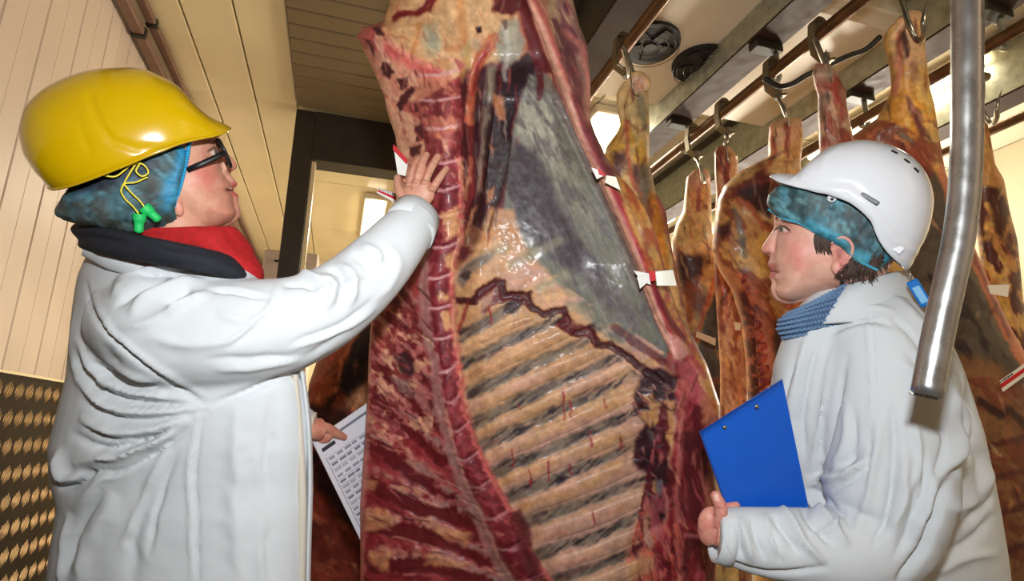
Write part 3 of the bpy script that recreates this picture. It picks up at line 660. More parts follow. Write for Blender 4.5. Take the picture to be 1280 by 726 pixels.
    p.streaks(120, [(846, 470), (880, 480), (905, 540), (900, 800), (770, 800), (810, 690), (840, 600)], lambda x, y: 1.62+.4*math.sin(y/60), [(206, 96, 104), (226, 150, 130), D_, D_, (170, 40, 50), (228, 160, 100)], (8, 44), (1, 3.4), .6, 8, .2)
    p.streaks(70, [(800, 455), (850, 470), (846, 560), (836, 650), (800, 660), (790, 520)], .5, [(20, 4, 10), (120, 30, 36), (206, 150, 120), (150, 140, 136)], (6, 22), (1, 2.4), .6, 9, .5)
    p.streaks(60, [(768, 216), (800, 250), (846, 390), (908, 530), (880, 490), (806, 322)], 1.15, [(240, 200, 150), (176, 60, 44), (206, 120, 40), (236, 176, 80)], (8, 34), (1, 3), .6, 10, .15)
    p.streaks(40, [(664, -40), (715, -40), (738, 100), (768, 230), (740, 190), (690, 50)], 1.3, [(226, 180, 150), (110, 44, 60), (196, 110, 90)], (10, 40), (1, 3), .55, 11, .12)
    p.streaks(90, col_, 1.3, [(96, 12, 26), (180, 74, 80), (214, 140, 120), (120, 20, 34)], (4, 16), (1, 2.6), .5, 12, .8)
    # blood drops and trickles
    for (a_, b_, L_) in ((612, 384, 20), (640, 560, 24), (704, 490, 34), (712, 500, 22), (684, 576, 26), (737, 540, 18), (741, 640, 14), (662, 588, 20), (775, 546, 16), (712, 580, 12), (648, 505, 6), (756, 500, 10)):
        p.line((156, 28, 36), [(a_, b_), (a_+2, b_+L_)], 1.8, 1.5, .8, warp=3, wsc=7)
    p.gain(5, .10, seed=3, h=.0005); p.gain(22, .10, seed=4, h=.0014); p.gain(2.4, .07, seed=8)
    p.h[ms] *= .35; p.h[top] *= .7
    p.c = p.c*.86+p.c.mean(1, keepdims=True)*.14; p.c = p.c*np.array([.98, .97, .95])
    return p
# ------------------------------------------------------------------ shapes
def grid_faces(nr, nc, wrap=True):
    r = np.arange(nr-1)[:, None]; c = np.arange(nc if wrap else nc-1)[None, :]; c2 = (c+1) % nc
    return np.stack([r*nc+c+0*r, r*nc+c2, (r+1)*nc+c2, (r+1)*nc+c], -1).reshape(-1, 4)
def slabloft(name, left, right, d, T, chart, mt, parent, dy=3, nf=60, nbk=12, k=2.0, back=.8, dfun=None):
    """a hanging body: rows between a left and a right outline, rounded front and back"""
    ly = [q[1] for q in left]; ry = [q[1] for q in right]; y0, y1 = max(ly[0], ry[0]), min(ly[-1], ry[-1])
    rows = np.arange(y0, y1+.1, dy); nr = len(rows)
    xl = np.interp(rows, ly, [q[0] for q in left]); xr = np.interp(rows, ry, [q[0] for q in right])
    a = np.linspace(0, 1, nf); sf = -np.cos(a*math.pi)*.35+(2*a-1)*.65; bk = np.linspace(1, -1, nbk+2)[1:-1]
    s = np.r_[sf, bk][None, :]; fr = np.r_[np.ones(nf), -np.ones(nbk)][None, :]
    X = (xl+xr)[:, None]/2+(xr-xl)[:, None]/2*s; Y = np.repeat(rows[:, None], s.shape[1], 1)
    ends = np.minimum(1, np.sqrt(np.clip((rows-y0+dy*.6)/(14*dy/3), 0, 1)))[:, None]
    wdt = ((xr-xl)/2*d/F_PX)[:, None]
    Tm = np.minimum(T, wdt*1.0)*ends
    prof = (1-np.abs(s)**k)**(1/k)
    p = chart(X, Y); h = p.h.reshape(X.shape)
    D = d-fr*Tm*prof*np.where(fr > 0, 1, back)
    if dfun is not None: D = D+np.where(fr > 0, dfun(X, Y), 0)*np.minimum(1, prof*1.5)
    D = D-np.where(fr > 0, h, 0)
    V = P(X, Y, D).reshape(-1, 3); n = s.shape[1]
    F = grid_faces(nr, n)
    c0 = np.array([P((xl[0]+xr[0])/2, y0-dy*.4, d)]); c1 = np.array([P((xl[-1]+xr[-1])/2, y1, d)])
    V = np.vstack([V, c0, c1]); q = np.arange(n); q2 = (q+1) % n; m = len(V)
    F = np.vstack([F, np.stack([q2, q, np.full(n, m-2), np.full(n, m-2)], -1)[:, [0, 1, 2, 2]][:0]])
    tri = [tuple(map(int, t)) for t in np.stack([q2, q, np.full(n, m-2)], -1)]+[tuple(map(int, t)) for t in np.stack([(nr-1)*n+q, (nr-1)*n+q2, np.full(n, m-1)], -1)]
    me = bpy.data.meshes.new(name)
    me.vertices.add(m); me.vertices.foreach_set('co', V.astype(np.float32).ravel())
    nq = len(F); nt = len(tri); li = np.r_[F.ravel(), np.array(tri).ravel()].astype(np.int32)
    me.loops.add(len(li)); me.loops.foreach_set('vertex_index', li); me.polygons.add(nq+nt)
    me.polygons.foreach_set('loop_start', np.r_[np.arange(nq)*4, nq*4+np.arange(nt)*3].astype(np.int32)); me.update(calc_edges=True)
    me.polygons.foreach_set('use_smooth', np.ones(nq+nt, bool))
    cc = np.vstack([p.c, p.c[:1], p.c[-1:]]); set_cols(me, cc)
    return add(name, me, mt, parent)
def strip_tube(name, path, rad_px, dfun, chart, mt, parent, ns=60, nc=16, lift=0.0, flat=.6, spread=1.0):
    """a raised strip along a chart path; colours come from the same chart"""
    pts = smooth_path([(a, b) for a, b in path], ns); t = np.gradient(pts, axis=0); t /= np.linalg.norm(t, axis=1)[:, None]
    nrmv = np.stack([-t[:, 1], t[:, 0]], -1); rr = np.broadcast_to(rad_px, (ns,)) if np.ndim(rad_px) == 0 else np.interp(np.linspace(0, 1, ns), np.linspace(0, 1, len(rad_px)), rad_px)
    e = np.linspace(0, 1, ns); rr = rr*np.minimum(1, np.minimum(e, 1-e)*14+.25)**.6
    an = np.linspace(0, 2*math.pi, nc, endpoint=False)
    X = pts[:, :1]+nrmv[:, :1]*rr[:, None]*np.cos(an); Y = pts[:, 1:]+nrmv[:, 1:]*rr[:, None]*np.cos(an)
    D0 = dfun(X, Y); p = chart(X, Y)
    D = D0-lift-(rr[:, None]*D0/F_PX*flat*np.sin(an))-p.h.reshape(X.shape)*.7
    V = P(X, Y, D).reshape(-1, 3); F = [tuple(map(int, f)) for f in grid_faces(ns, nc)]
    F += [tuple(range(nc-1, -1, -1)), tuple((ns-1)*nc+q for q in range(nc))]
    return add(name, mesh_np(name, V, F, p.c), mt, parent)
# ------------------------------------------------------------------ the main carcass
ML = [(486, -150), (490, -70), (492, -20), (486, 8), (479, 26), (470, 30), (452, 34), (445, 46), (452, 58), (462, 78), (470, 96), (480, 120), (484, 140), (494, 170), (498, 200), (497, 240), (500, 280), (496, 320), (480, 360), (464, 400), (461, 440), (459, 500), (455, 560), (450, 630), (450, 700), (450, 800), (462, 900)]
MR = [(706, -150), (712, -70), (714, -10), (724, 30), (735, 58), (738, 100), (738, 150), (752, 190), (768, 215), (786, 232), (806, 258), (822, 300), (832, 340), (846, 388), (866, 420), (884, 456), (900, 506), (900, 530), (892, 560), (896, 620), (896, 700), (890, 800), (860, 900)]
DM = 1.42; TM = .11
def main_d(x, y):                         # cavity and ridge over the rounded slab
    xs = np.interp(y, [q[1] for q in SPR], [q[0] for q in SPR])
    r = x-xs
    z = -.035*np.exp(-((r+22)/26)**2) + .045*ss(0, 34, r)*(1-ss(150, 260, r)) + .018*ss(-40, -90, r)
    z = z*ss(60, 130, y)-.02*(1-ss(60, 130, y))
    e = np.interp(y, [-60, 0, 68, 138, 228, 330, 420, 520], [657, 664, 694, 720, 762, 806, 842, 850])
    z = z - .022*np.exp(-((x-e)/13)**2) + .035*ss(8, 30, x-e)*(1-ss(300, 420, y))
    return z
def main_front(x, y):
    xl = np.interp(y, [q[1] for q in ML], [q[0] for q in ML]); xr = np.interp(y, [q[1] for q in MR], [q[0] for q in MR])
    s = np.clip((x-(xl+xr)/2)/((xr-xl)/2), -1, 1); k = 3.2; prof = (1-np.abs(s)**k)**(1/k)
    return DM-TM*prof+main_d(x, y)*np.minimum(1, prof*1.5)
car = empty('beef_carcass', P(660, 800, DM), 'huge split beef carcass in the middle, ribs and backbone showing, touched by a hand', 'carcass')
slabloft('carcass_body', ML, MR, DM, TM, main_chart, m_meat, car, dy=1.7, nf=255, nbk=24, k=3.2, dfun=main_d)
# ribs between the hatched gaps
for k in range(len(RIBS)-1):
    a, b = RIBS[k], RIBS[k+1]
    path = [((p_[0]+q_[0])/2, (p_[1]+q_[1])/2) for p_, q_ in zip(a, b)]
    (x0, y0), (x1, y1) = path[0], path[-1]
    if k == 0: path[-1] = (668, 396)
    gap = (b[1][1]-a[1][1])/2
    o = strip_tube('rib', path, [gap*.5, gap*.58, gap*.6, gap*.45], main_front, main_chart, m_meat, car, ns=110, nc=22, lift=-.004, flat=.5)
# vertebrae in a column
ys = [160, 203, 236, 269, 308, 346, 384, 422, 462, 500, 536, 571, 606, 645, 684, 724, 765]
for k, (ya, yb) in enumerate(zip(ys[:-1], ys[1:])):
    tl = 3 if ya < 460 else 9; N = 14; J = np.linspace(-1, 1, N); I = np.linspace(-1, 1, N)
    U, Vv = np.meshgrid(J, I)
    yc = (ya+yb)/2+(yb-ya)/2*.97*Vv; xl = np.interp(yc, [q[1] for q in SPL], [q[0] for q in SPL])+7; xr = np.interp(yc, [q[1] for q in SPR], [q[0] for q in SPR])-1.5
    X = (xl+xr)/2+(xr-xl)/2*U; Y = yc-tl*U
    pil = ((1-np.abs(U)**4)*(1-np.abs(Vv)**5))**.5
    pc = main_chart(X, Y); bulge = pil*(.010-.005*(1-Vv**2)*.5)
    Df = main_front(X, Y)+.006-bulge-.004-pc.h.reshape(X.shape)*.6
    Db = main_front(X, Y)+.03
    V = np.vstack([P(X, Y, Df).reshape(-1, 3), P(X, Y, Db).reshape(-1, 3)])
    Ff = grid_faces(N, N, False); Fb = Ff[:, ::-1]+N*N
    bd = list(range(N))+[r*N+N-1 for r in range(1, N)]+[(N-1)*N+c for c in range(N-2, -1, -1)]+[r*N for r in range(N-2, 0, -1)]
    S = np.array([(bd[i], bd[i]+N*N, bd[(i+1) % len(bd)]+N*N, bd[(i+1) % len(bd)]) for i in range(len(bd))])
    add('vertebra', mesh_np('vertebra', V, np.vstack([Ff, Fb, S]), np.vstack([pc.c, pc.c])), m_meat, car)
strip_tube('flank_edge', [(657, -60), (664, 0), (680, 30), (694, 68), (706, 100), (720, 138), (740, 182), (762, 228), (786, 282), (806, 330), (824, 380), (842, 424)], [8, 9, 10, 10, 11, 10, 9], main_front, main_chart, m_meat, car, ns=160, nc=18, lift=-.002, flat=.8)
strip_tube('psoas_strip', [(620, 48), (602, 70), (593, 95), (590, 120), (588, 160)], [5, 7, 6, 4], main_front, main_chart, m_meat, car, ns=60, nc=14, lift=-.002, flat=.6)
strip_tube('tendon', [(615, 84), (613, 120), (606, 180), (598, 250), (590, 290)], [5, 7, 7, 5, 3], main_front, main_chart, m_meat, car, ns=60, nc=14, lift=-.001, flat=.5)
# ------------------------------------------------------------------ carcasses behind
def mk_chart(base, ops, seed, gains=True):
    def f(x, y):
        p = Paint(x, y, base, seed)
        for op in ops: op(p)
        r = random.Random(seed); L = [(x_, y_) for x_, y_ in zip(p.x[::37], p.y[::37])]
        if len(p.x) > 4000:
            for k in range(100):
                x0, y0 = L[r.randrange(len(L))]; ln = r.uniform(8, 34); an = 1.45+r.gauss(0, .35)+.3*math.sin(y0/60+seed)
                if y0 < 0 or y0 > 740: continue
                p.line(r.choice([(236, 196, 140), (96, 24, 24), (60, 18, 20), (196, 84, 44), (226, 160, 60), (150, 60, 44), (214, 150, 110)]), [(x0, y0), (x0+math.cos(an)*ln, y0+math.sin(an)*ln)], r.uniform(1, 3.5), 1.5, .5, r.choice((-.002, .002)), 3, 8, True)
        p.c = p.c*.84+p.c.mean(1, keepdims=True)*.16
        if gains: p.gain(7, .12, seed=3, h=.002); p.gain(28, .12, seed=4, h=.004); p.gain(3, .08, seed=8)
        return p
    return f
def fat(sc=18, ang=1.3, col=(232, 176, 88), th=.5, a=.7, st=2.4, seed=1, y=None):
    def g(p):
        sub = None if y is None else np.where((p.y > y[0]) & (p.y < y[1]))[0]
        p.dots(col, sc, th, a, ang, st, h=.002, seed=seed, sub=sub)
    return g
def pl(col, pts, soft=4, a=.9, h=0., warp=5, wsc=12): return lambda p: p.poly(col, pts, soft, a, h, warp, wsc)
def li(col, pts, w, soft=3, a=.85, h=0., warp=3, brk=0.): return lambda p: p.line(col, pts, w, soft, a, h, warp, 10, False, brk)
def carcass(lab, left, right, d, T, base, ops, seed, dy=3, nf=64, k=2.2):
    t = empty('beef_carcass', P((left[-1][0]+right[-1][0])/2, left[-1][1], d), lab, 'carcass')
    ch = mk_chart(base, ops, seed)
    slabloft('carcass_body', left, right, d, T, ch, m_meat_far, t, dy=dy, nf=nf, nbk=16, k=k)
    return t, ch
def shank(t, ch, pts, rad, d, name='shank_tendon'):
    q = smooth_path([(a, b) for a, b in pts], 26); W3 = P(q[:, 0], q[:, 1], d)
    r = np.interp(np.linspace(0, 1, 26), np.linspace(0, 1, len(rad)), rad)*d/F_PX
    b = MB().tube(W3, r, 16); V = np.array(b.v); px, py, _ = proj(V); c = ch(px, py)
    add(name, mesh_np(name, V, [tuple(f) for f in b.f], c.c), m_meat_far, t)
# A: yellow shank left
cA, chA = carcass('yellow fatted carcass hanging by its shank right of the main carcass, below the fans',
    [(787, 94), (784, 104), (783, 122), (778, 150), (772, 165), (758, 184), (752, 206), (760, 224), (772, 240), (784, 270), (790, 320), (792, 420), (795, 560), (800, 760)],
    [(806, 94), (810, 104), (811, 130), (812, 160), (812, 205), (820, 240), (832, 262), (838, 300), (848, 350), (862, 410), (884, 480), (908, 560), (920, 640), (925, 760)], 1.95, .10, (222, 178, 106), [
    fat(16, 1.3, (236, 198, 130)), fat(14, 1.4, (226, 160, 40), .55, .7, 2, 2, (150, 330)), pl((90, 46, 50), [(768, 190), (780, 184), (786, 210), (776, 222), (762, 216)], 5, .85, 0, 9), pl((110, 100, 90), [(798, 206), (812, 204), (814, 250), (800, 262), (792, 240)], 5, .8),
    pl((86, 40, 48), [(790, 206), (798, 204), (798, 228), (790, 226)], 3, .8), pl((218, 150, 130), [(786, 96), (808, 94), (810, 112), (784, 116)], 4, .7), li((214, 90, 60), [(783, 150), (784, 190), (794, 240), (800, 300)], 3), li((130, 126, 108), [(800, 120), (806, 160)], 7, 4, .6),
    pl((212, 116, 24), [(812, 238), (826, 250), (836, 330), (848, 400), (830, 390), (812, 320)], 4, .9), pl((110, 40, 20), [(806, 256), (816, 244), (812, 290), (800, 310)], 4, .8), li((236, 180, 110), [(792, 240), (810, 290), (840, 360), (852, 384)], 6, 3, .9, .004),
    li((176, 70, 76), [(826, 246), (842, 300), (856, 370), (880, 450), (900, 520)], 10, 4, .8, .003), li((214, 150, 130), [(828, 240), (840, 270), (842, 290)], 6), pl((190, 110, 30), [(790, 250), (806, 300), (826, 380), (800, 380)], 5, .8)], 11)
shank(cA, chA, [(785, 104), (778, 118), (776, 130), (778, 148), (782, 164)], [5, 7, 4, 4, 5], 1.93)
shank(cA, chA, [(786, 106), (797, 98), (806, 104), (808, 114)], [5, 9, 8, 5], 1.92, 'hock_joint')
# B: carcass with yellow shoulder, second on the rail
cB, chB = carcass('yellow thighed carcass with dark grey inner membrane, left of the backbone carcass',
    [(868, 212), (858, 222), (856, 240), (854, 262), (845, 280), (840, 300), (842, 330), (850, 370), (852, 420), (856, 500), (860, 620), (864, 760)],
    [(884, 210), (888, 222), (889, 250), (890, 290), (900, 315), (912, 335), (926, 380), (934, 440), (938, 520), (940, 620), (940, 760)], 3.1, .14, (206, 146, 76), [
    fat(13, 1.3, (230, 190, 120)), fat(13, .4, (120, 40, 28), .55, .8, 1.6, 3, (250, 420)), pl((214, 176, 100), [(855, 262), (886, 262), (888, 300), (844, 308), (840, 290)], 4, .8), pl((60, 26, 26), [(848, 316), (882, 322), (876, 350), (862, 372), (848, 345)], 5, .95), pl((150, 60, 24), [(856, 350), (880, 340), (868, 400), (856, 410)], 4, .8),
    pl((62, 56, 50), [(905, 340), (916, 350), (936, 400), (936, 500), (912, 560), (884, 500), (872, 440), (880, 400), (896, 360)], 3, 1, 0, 2), fat(14, 1.2, (92, 86, 76), .52, .5, 2.4, 5, (350, 520)), li((196, 90, 44), [(896, 346), (886, 372), (874, 412), (871, 424)], 5, 2), pl((214, 150, 60), [(890, 310), (904, 318), (898, 348), (886, 344)], 3, .9),
    pl((74, 36, 26), [(880, 470), (940, 480), (940, 620), (860, 620), (866, 500)], 8, .9), fat(14, .3, (130, 66, 36), .5, .7, 2.4, 6, (470, 760)), li((150, 60, 60), [(872, 226), (874, 262)], 4), pl((206, 140, 120), [(862, 212), (886, 210), (886, 232), (858, 232)], 4, .7)], 13)
# C0: slim shank between B and C
cC0, chC0 = carcass('slim reddish foreleg shank hanging just left of the backbone carcass',
    [(898, 183), (893, 190), (893, 215), (895, 240), (894, 262), (892, 330), (900, 460), (900, 560)], [(912, 183), (922, 194), (922, 210), (920, 235), (922, 262), (930, 330), (936, 460), (936, 560)], 2.75, .07, (206, 130, 84), [
    fat(12, 1.4, (228, 180, 120)), li((130, 40, 34), [(908, 196), (909, 230), (906, 262)], 6), fat(10, 1.4, (150, 60, 44), .56, .8, 2, 3)], 15, nf=36)
# C: carcass with exposed backbone
cC, chC = carcass('carcass with exposed orange backbone hanging left of the face under the white helmet',
    [(972, 148), (962, 156), (960, 176), (960, 196), (945, 204), (925, 214), (905, 232), (897, 250), (892, 290), (889, 312), (900, 340), (914, 362), (926, 400), (932, 450), (936, 520), (940, 620), (944, 760)],
    [(990, 138), (1002, 148), (1004, 170), (1001, 200), (1002, 260), (1010, 340), (1016, 420), (1020, 520), (1024, 620), (1026, 760)], 2.35, .15, (206, 140, 66), [
    fat(15, 1.2, (232, 184, 110)), fat(12, .8, (140, 50, 30), .56, .8, 1.6, 3, (200, 420)), pl((110, 34, 34), [(912, 236), (950, 212), (975, 224), (975, 250), (940, 240), (915, 250)], 4, .85, 0, 8), pl((52, 16, 20), [(925, 236), (960, 226), (972, 250), (962, 272), (948, 262), (930, 256)], 4, .95, 0, 4),
    li((196, 92, 44), [(925, 250), (940, 262), (952, 282), (964, 286)], 7, 3, .9, .005), pl((60, 20, 20), [(898, 284), (914, 276), (912, 294), (900, 300)], 4, .9), pl((60, 24, 20), [(920, 300), (936, 296), (930, 312)], 3, .9), li((110, 104, 80), [(918, 262), (926, 290), (930, 320)], 5, 4, .7),
    pl((232, 170, 60), [(940, 300), (958, 290), (964, 340), (950, 350)], 6, .7), pl((224, 168, 130), [(964, 150), (1002, 146), (1002, 180), (962, 180)], 5, .6), li((150, 50, 44), [(984, 156), (984, 196)], 5), li((196, 84, 52), [(962, 160), (970, 190), (962, 204)], 4),
    pl((190, 92, 48), [(889, 308), (905, 336), (926, 340), (945, 356), (968, 390), (972, 470), (966, 540), (936, 540), (932, 440), (920, 380)], 2, 1, .004, 3), pl((84, 22, 20), [(922, 366), (940, 362), (950, 420), (952, 500), (938, 500), (932, 420)], 4, .95, 0, 4),
    fat(7, .2, (196, 92, 56), .55, .8, 1.5, 8, (340, 540)), pl((206, 124, 66), [(890, 310), (904, 330), (930, 352), (924, 362), (900, 342)], 3, .8), pl((40, 22, 18), [(968, 400), (1000, 420), (1000, 560), (972, 560)], 6, .8)], 17)
for k in range(13):                      # its vertebrae
    f = k/12; x0 = np.interp(f, [0, .25, 1], [932, 951, 960]); y0 = 346+14.5*k
    N = 9; U, Vv = np.meshgrid(np.linspace(-1, 1, N), np.linspace(-1, 1, N)); X = x0+8.5*U+ (3 if k < 4 else 0); Y = y0+6.6*Vv-2.5*U
    pil = ((1-U**4)*(1-Vv**4))**.5; D = 2.35-.15*.93-.012*pil+.008
    V = np.vstack([P(X, Y, D).reshape(-1, 3), P(X, Y, D*0+2.26).reshape(-1, 3)]); Ff = grid_faces(N, N, False)
    bd = list(range(N))+[r*N+N-1 for r in range(1, N)]+[(N-1)*N+c for c in range(N-2, -1, -1)]+[r*N for r in range(N-2, 0, -1)]
    S = np.array([(bd[i], bd[i]+N*N, bd[(i+1) % len(bd)]+N*N, bd[(i+1) % len(bd)]) for i in range(len(bd))])
    cc = Paint(X, Y, (176, 74, 44), 60+k); cc.dots((110, 26, 24), 6, .5, .8); cc.line((214, 140, 84), [(x0-8, y0-6), (x0+9, y0-9)], 2, 2, .8)
    add('vertebra', mesh_np('vertebra', V, np.vstack([Ff, Ff[:, ::-1]+N*N, S]), np.vstack([cc.c, cc.c])), m_meat_far, cC)
# D0: pale shank left of D
cD0, chD0 = carcass('pale pink foreleg shank hanging directly above the white helmet, behind its crown',
    [(1020, 80), (1015, 92), (1018, 108), (1022, 120), (1022, 150), (1024, 190), (1024, 300), (1026, 640)], [(1038, 80), (1046, 90), (1050, 100), (1058, 112), (1058, 130), (1064, 158), (1070, 190), (1078, 300), (1082, 640)], 1.93, .055, (214, 140, 110), [
    fat(14, 1.4, (232, 190, 150)), fat(12, 1.3, (170, 56, 40), .56, .8, 2.2, 3, (95, 200)), pl((110, 96, 90), [(1023, 116), (1034, 118), (1032, 150), (1022, 152)], 5, .75), li((196, 60, 50), [(1042, 96), (1046, 120), (1052, 150)], 8, 4, .7), pl((232, 190, 160), [(1016, 84), (1040, 82), (1042, 100), (1018, 104)], 4, .7)], 19, nf=40)
# D: big yellow shank right
cD, chD = carcass('large yellow shanked carcass hanging behind the white helmet and the bent pipe',
    [(1132, 14), (1122, 24), (1118, 40), (1117, 60), (1119, 84), (1116, 110), (1106, 130), (1096, 148), (1076, 162), (1056, 176), (1040, 190), (1040, 240), (1050, 320), (1090, 400), (1130, 500), (1150, 640), (1150, 780)],
    [(1150, 13), (1158, 28), (1157, 60), (1160, 90), (1163, 110), (1168, 130), (1174, 170), (1182, 215), (1206, 280), (1236, 350), (1264, 410), (1292, 460), (1310, 540), (1322, 640), (1322, 780)], 2.25, .14, (214, 150, 66), [
    fat(18, 1.3, (236, 190, 96)), fat(14, 1.2, (224, 140, 30), .56, .7, 2, 2, (110, 260)), pl((226, 170, 130), [(1116, 10), (1160, 10), (1160, 84), (1118, 84)], 8, .75), li((206, 110, 80), [(1124, 40), (1124, 90), (1118, 116)], 6), li((120, 70, 66), [(1130, 40), (1134, 70)], 5), li((150, 90, 80), [(1142, 82), (1144, 96)], 8, 4, .5),
    pl((110, 46, 50), [(1132, 120), (1142, 128), (1156, 156), (1164, 176), (1152, 170), (1138, 144)], 3, .85, -.002), pl((120, 44, 38), [(1090, 160), (1120, 152), (1130, 166), (1160, 196), (1176, 240), (1160, 240), (1120, 180), (1080, 176)], 4, .85, 0, 8), pl((64, 14, 18), [(1120, 166), (1132, 168), (1158, 210), (1160, 240), (1140, 210)], 4, .9),
    li((214, 130, 70), [(1060, 176), (1100, 164), (1130, 176), (1150, 210)], 5, 3, .8), li((110, 110, 96), [(1120, 160), (1140, 176)], 5), fat(13, .6, (130, 44, 30), .52, .8, 2.4, 5, (150, 330)),
    pl((78, 66, 54), [(1166, 215), (1190, 240), (1206, 290), (1236, 360), (1262, 420), (1300, 480), (1300, 510), (1240, 462), (1190, 440), (1140, 400), (1130, 320), (1150, 240)], 5, .97, 0, 3), fat(12, 1.0, (44, 28, 36), .55, .85, 2.2, 6, (340, 470)), li((104, 92, 74), [(1190, 280), (1220, 350), (1262, 440)], 8, 5, .7),
    li((212, 110, 66), [(1182, 215), (1206, 282), (1234, 350), (1262, 412), (1290, 462)], 20, 4, .9, .004), li((120, 30, 30), [(1200, 280), (1230, 350), (1262, 420)], 4, 3, .7), pl((128, 80, 44), [(1190, 440), (1240, 450), (1310, 500), (1330, 780), (1140, 780)], 6, .95), fat(15, .5, (120, 52, 30), .5, .85, 3, 7, (470, 780)),
    li((50, 18, 18), [(1226, 500), (1250, 520), (1262, 512), (1290, 540)], 9), li((86, 36, 30), [(1232, 560), (1300, 540)], 7), li((92, 40, 34), [(1236, 600), (1310, 580)], 7), li((86, 30, 30), [(1246, 642), (1320, 620)], 8), li((80, 30, 30), [(1256, 690), (1320, 668)], 8)], 21, nf=90)
shank(cD, chD, [(1136, 22), (1124, 34), (1114, 48), (1118, 70), (1122, 100), (1122, 124)], [8, 9, 8, 7, 7, 8], 2.2)
# E: far right
cE, chE = carcass('yellow and dark red carcass at the right edge, beyond the bent pipe',
    [(1224, 134), (1222, 160), (1220, 200), (1218, 260), (1226, 340), (1240, 420), (1250, 560)], [(1230, 134), (1238, 170), (1244, 205), (1255, 224), (1262, 262), (1272, 300), (1280, 380), (1300, 460), (1310, 560)], 2.65, .12, (206, 136, 60), [
    fat(14, 1.3, (232, 180, 80)), fat(12, 1.1, (84, 24, 24), .5, .9, 2, 3, (235, 560)), pl((60, 18, 20), [(1234, 232), (1252, 236), (1264, 280), (1250, 300), (1240, 270)], 4, .85), pl((222, 150, 120), [(1244, 208), (1256, 208), (1256, 226), (1246, 226)], 3, .8)], 23, nf=48)
# F: dark forequarter behind the outstretched arm
cF, chF = carcass('dark red carcass behind the outstretched sleeve and the printed sheet',
    [(560, 180), (520, 250), (490, 320), (462, 370), (430, 404), (400, 440), (386, 480), (380, 540), (380, 640), (384, 780)], [(640, 180), (650, 260), (650, 500), (650, 780)], 2.15, .14, (126, 44, 28), [
    fat(20, 2.0, (196, 88, 44), .5, .85, 2.4, 1), fat(16, 2.2, (48, 16, 16), .5, .9, 2, 2), pl((190, 84, 40), [(392, 450), (430, 410), (450, 414), (420, 470), (396, 520), (384, 510)], 5, .9), li((232, 130, 70), [(446, 412), (428, 450), (420, 490)], 3), li((210, 70, 50), [(440, 412), (404, 462), (388, 500)], 4), pl((34, 12, 14), [(448, 420), (462, 430), (462, 470), (436, 500), (424, 480)], 5, .95),
    pl((196, 140, 90), [(440, 490), (460, 476), (462, 506), (430, 516)], 6, .8), pl((50, 18, 18), [(384, 504), (436, 512), (440, 530), (384, 530)], 6, .85), pl((150, 50, 36), [(384, 600), (420, 620), (452, 690), (452, 740), (384, 740)], 8, .8, 0, 12), fat(12, .6, (210, 110, 70), .6, .6, 2, 5, (590, 780)), pl((40, 14, 18), [(388, 560), (430, 610), (452, 650), (440, 660), (396, 610)], 7, .9)], 25, nf=80)
# ------------------------------------------------------------------ hooks with rollers on the rails
def hook(px, py, d, ri, tip, lab, tw=1.0, rd=None):
    """roller shoe on rail ri, then a pointed hook down into the shank at tip (pixels)"""
    x = rails[ri]; y = ypx(x, ZR, px); top = np.array([x, y, ZR]); q = P(tip[0], tip[1], d)
    t = empty('meat_hook', top+np.array([0, 0, .02]), lab, 'hook')
    L = [top+np.array([-.005, 0, .038]), top+np.array([-.04, 0, .034]), top+np.array([-.05, 0, -.03]), top+np.array([-.045, 0, -.10]), top+np.array([.005, 0, -.13]), top+np.array([.035, 0, -.12])]
    b = MB()
    for a_, c_ in zip(L[:-1], L[1:]):
        m_ = (a_+c_)/2; e = c_-a_; ln = np.linalg.norm(e); z_ = e/ln; y_ = np.array([0, 1., 0]); x_ = np.cross(y_, z_)
        b.box(m_, (.012, .04, ln+.012), np.stack([x_, y_, z_], 1), bev=.003)
    b.put('roller_strap', m_hookg, t)
    MB().tube([top+np.array([-.01, -.02, .035]), top+np.array([-.01, .02, .035])], .03, 18).put('roller', m_hookg, t, smooth=False).location
    s0 = top+np.array([.005, 0, -.12]); p_ = smooth_path([s0, s0*.6+q*.4+np.array([0, 0, .0]), q+np.array([0, 0, .03]), q+np.array([.02, 0, -.035]), q+np.array([-.005, -.02, -.06]), q+np.array([-.035, -.045, -.035]), q+np.array([-.045, -.05, .035])], 40)
    r = np.r_[np.full(30, .0085), np.linspace(.0085, .0015, 10)]
    MB().tube(p_, r, 10).put('hook', m_hook, t, smooth=True)
    MB().tube([s0+np.array([0, 0, .022]), s0+np.array([0, 0, -.022])], .018, 14).put('swivel_nut', m_hook, t)
hook(781, 60, 1.93, 0, (792, 102), 'steel hook on the leftmost rail, below the cooling fans, holding the yellow shank')
hook(868, 176, 3.0, 1, (876, 216), 'steel hook holding the shank second from the fans, nearest the lowest end of its rail')
hook(906, 146, 2.75, 1, (908, 190), 'steel hook holding the slim reddish shank')
hook(968, 92, 2.35, 1, (982, 148), 'steel hook holding the carcass with the exposed backbone')
hook(1026, 40, 1.93, 1, (1032, 88), 'steel hook holding the pale pink shank above the white helmet')
hook(1122, 118, 2.0, 2, (1141, 30), 'steel hook piercing the large yellow shank at top right') if False else None
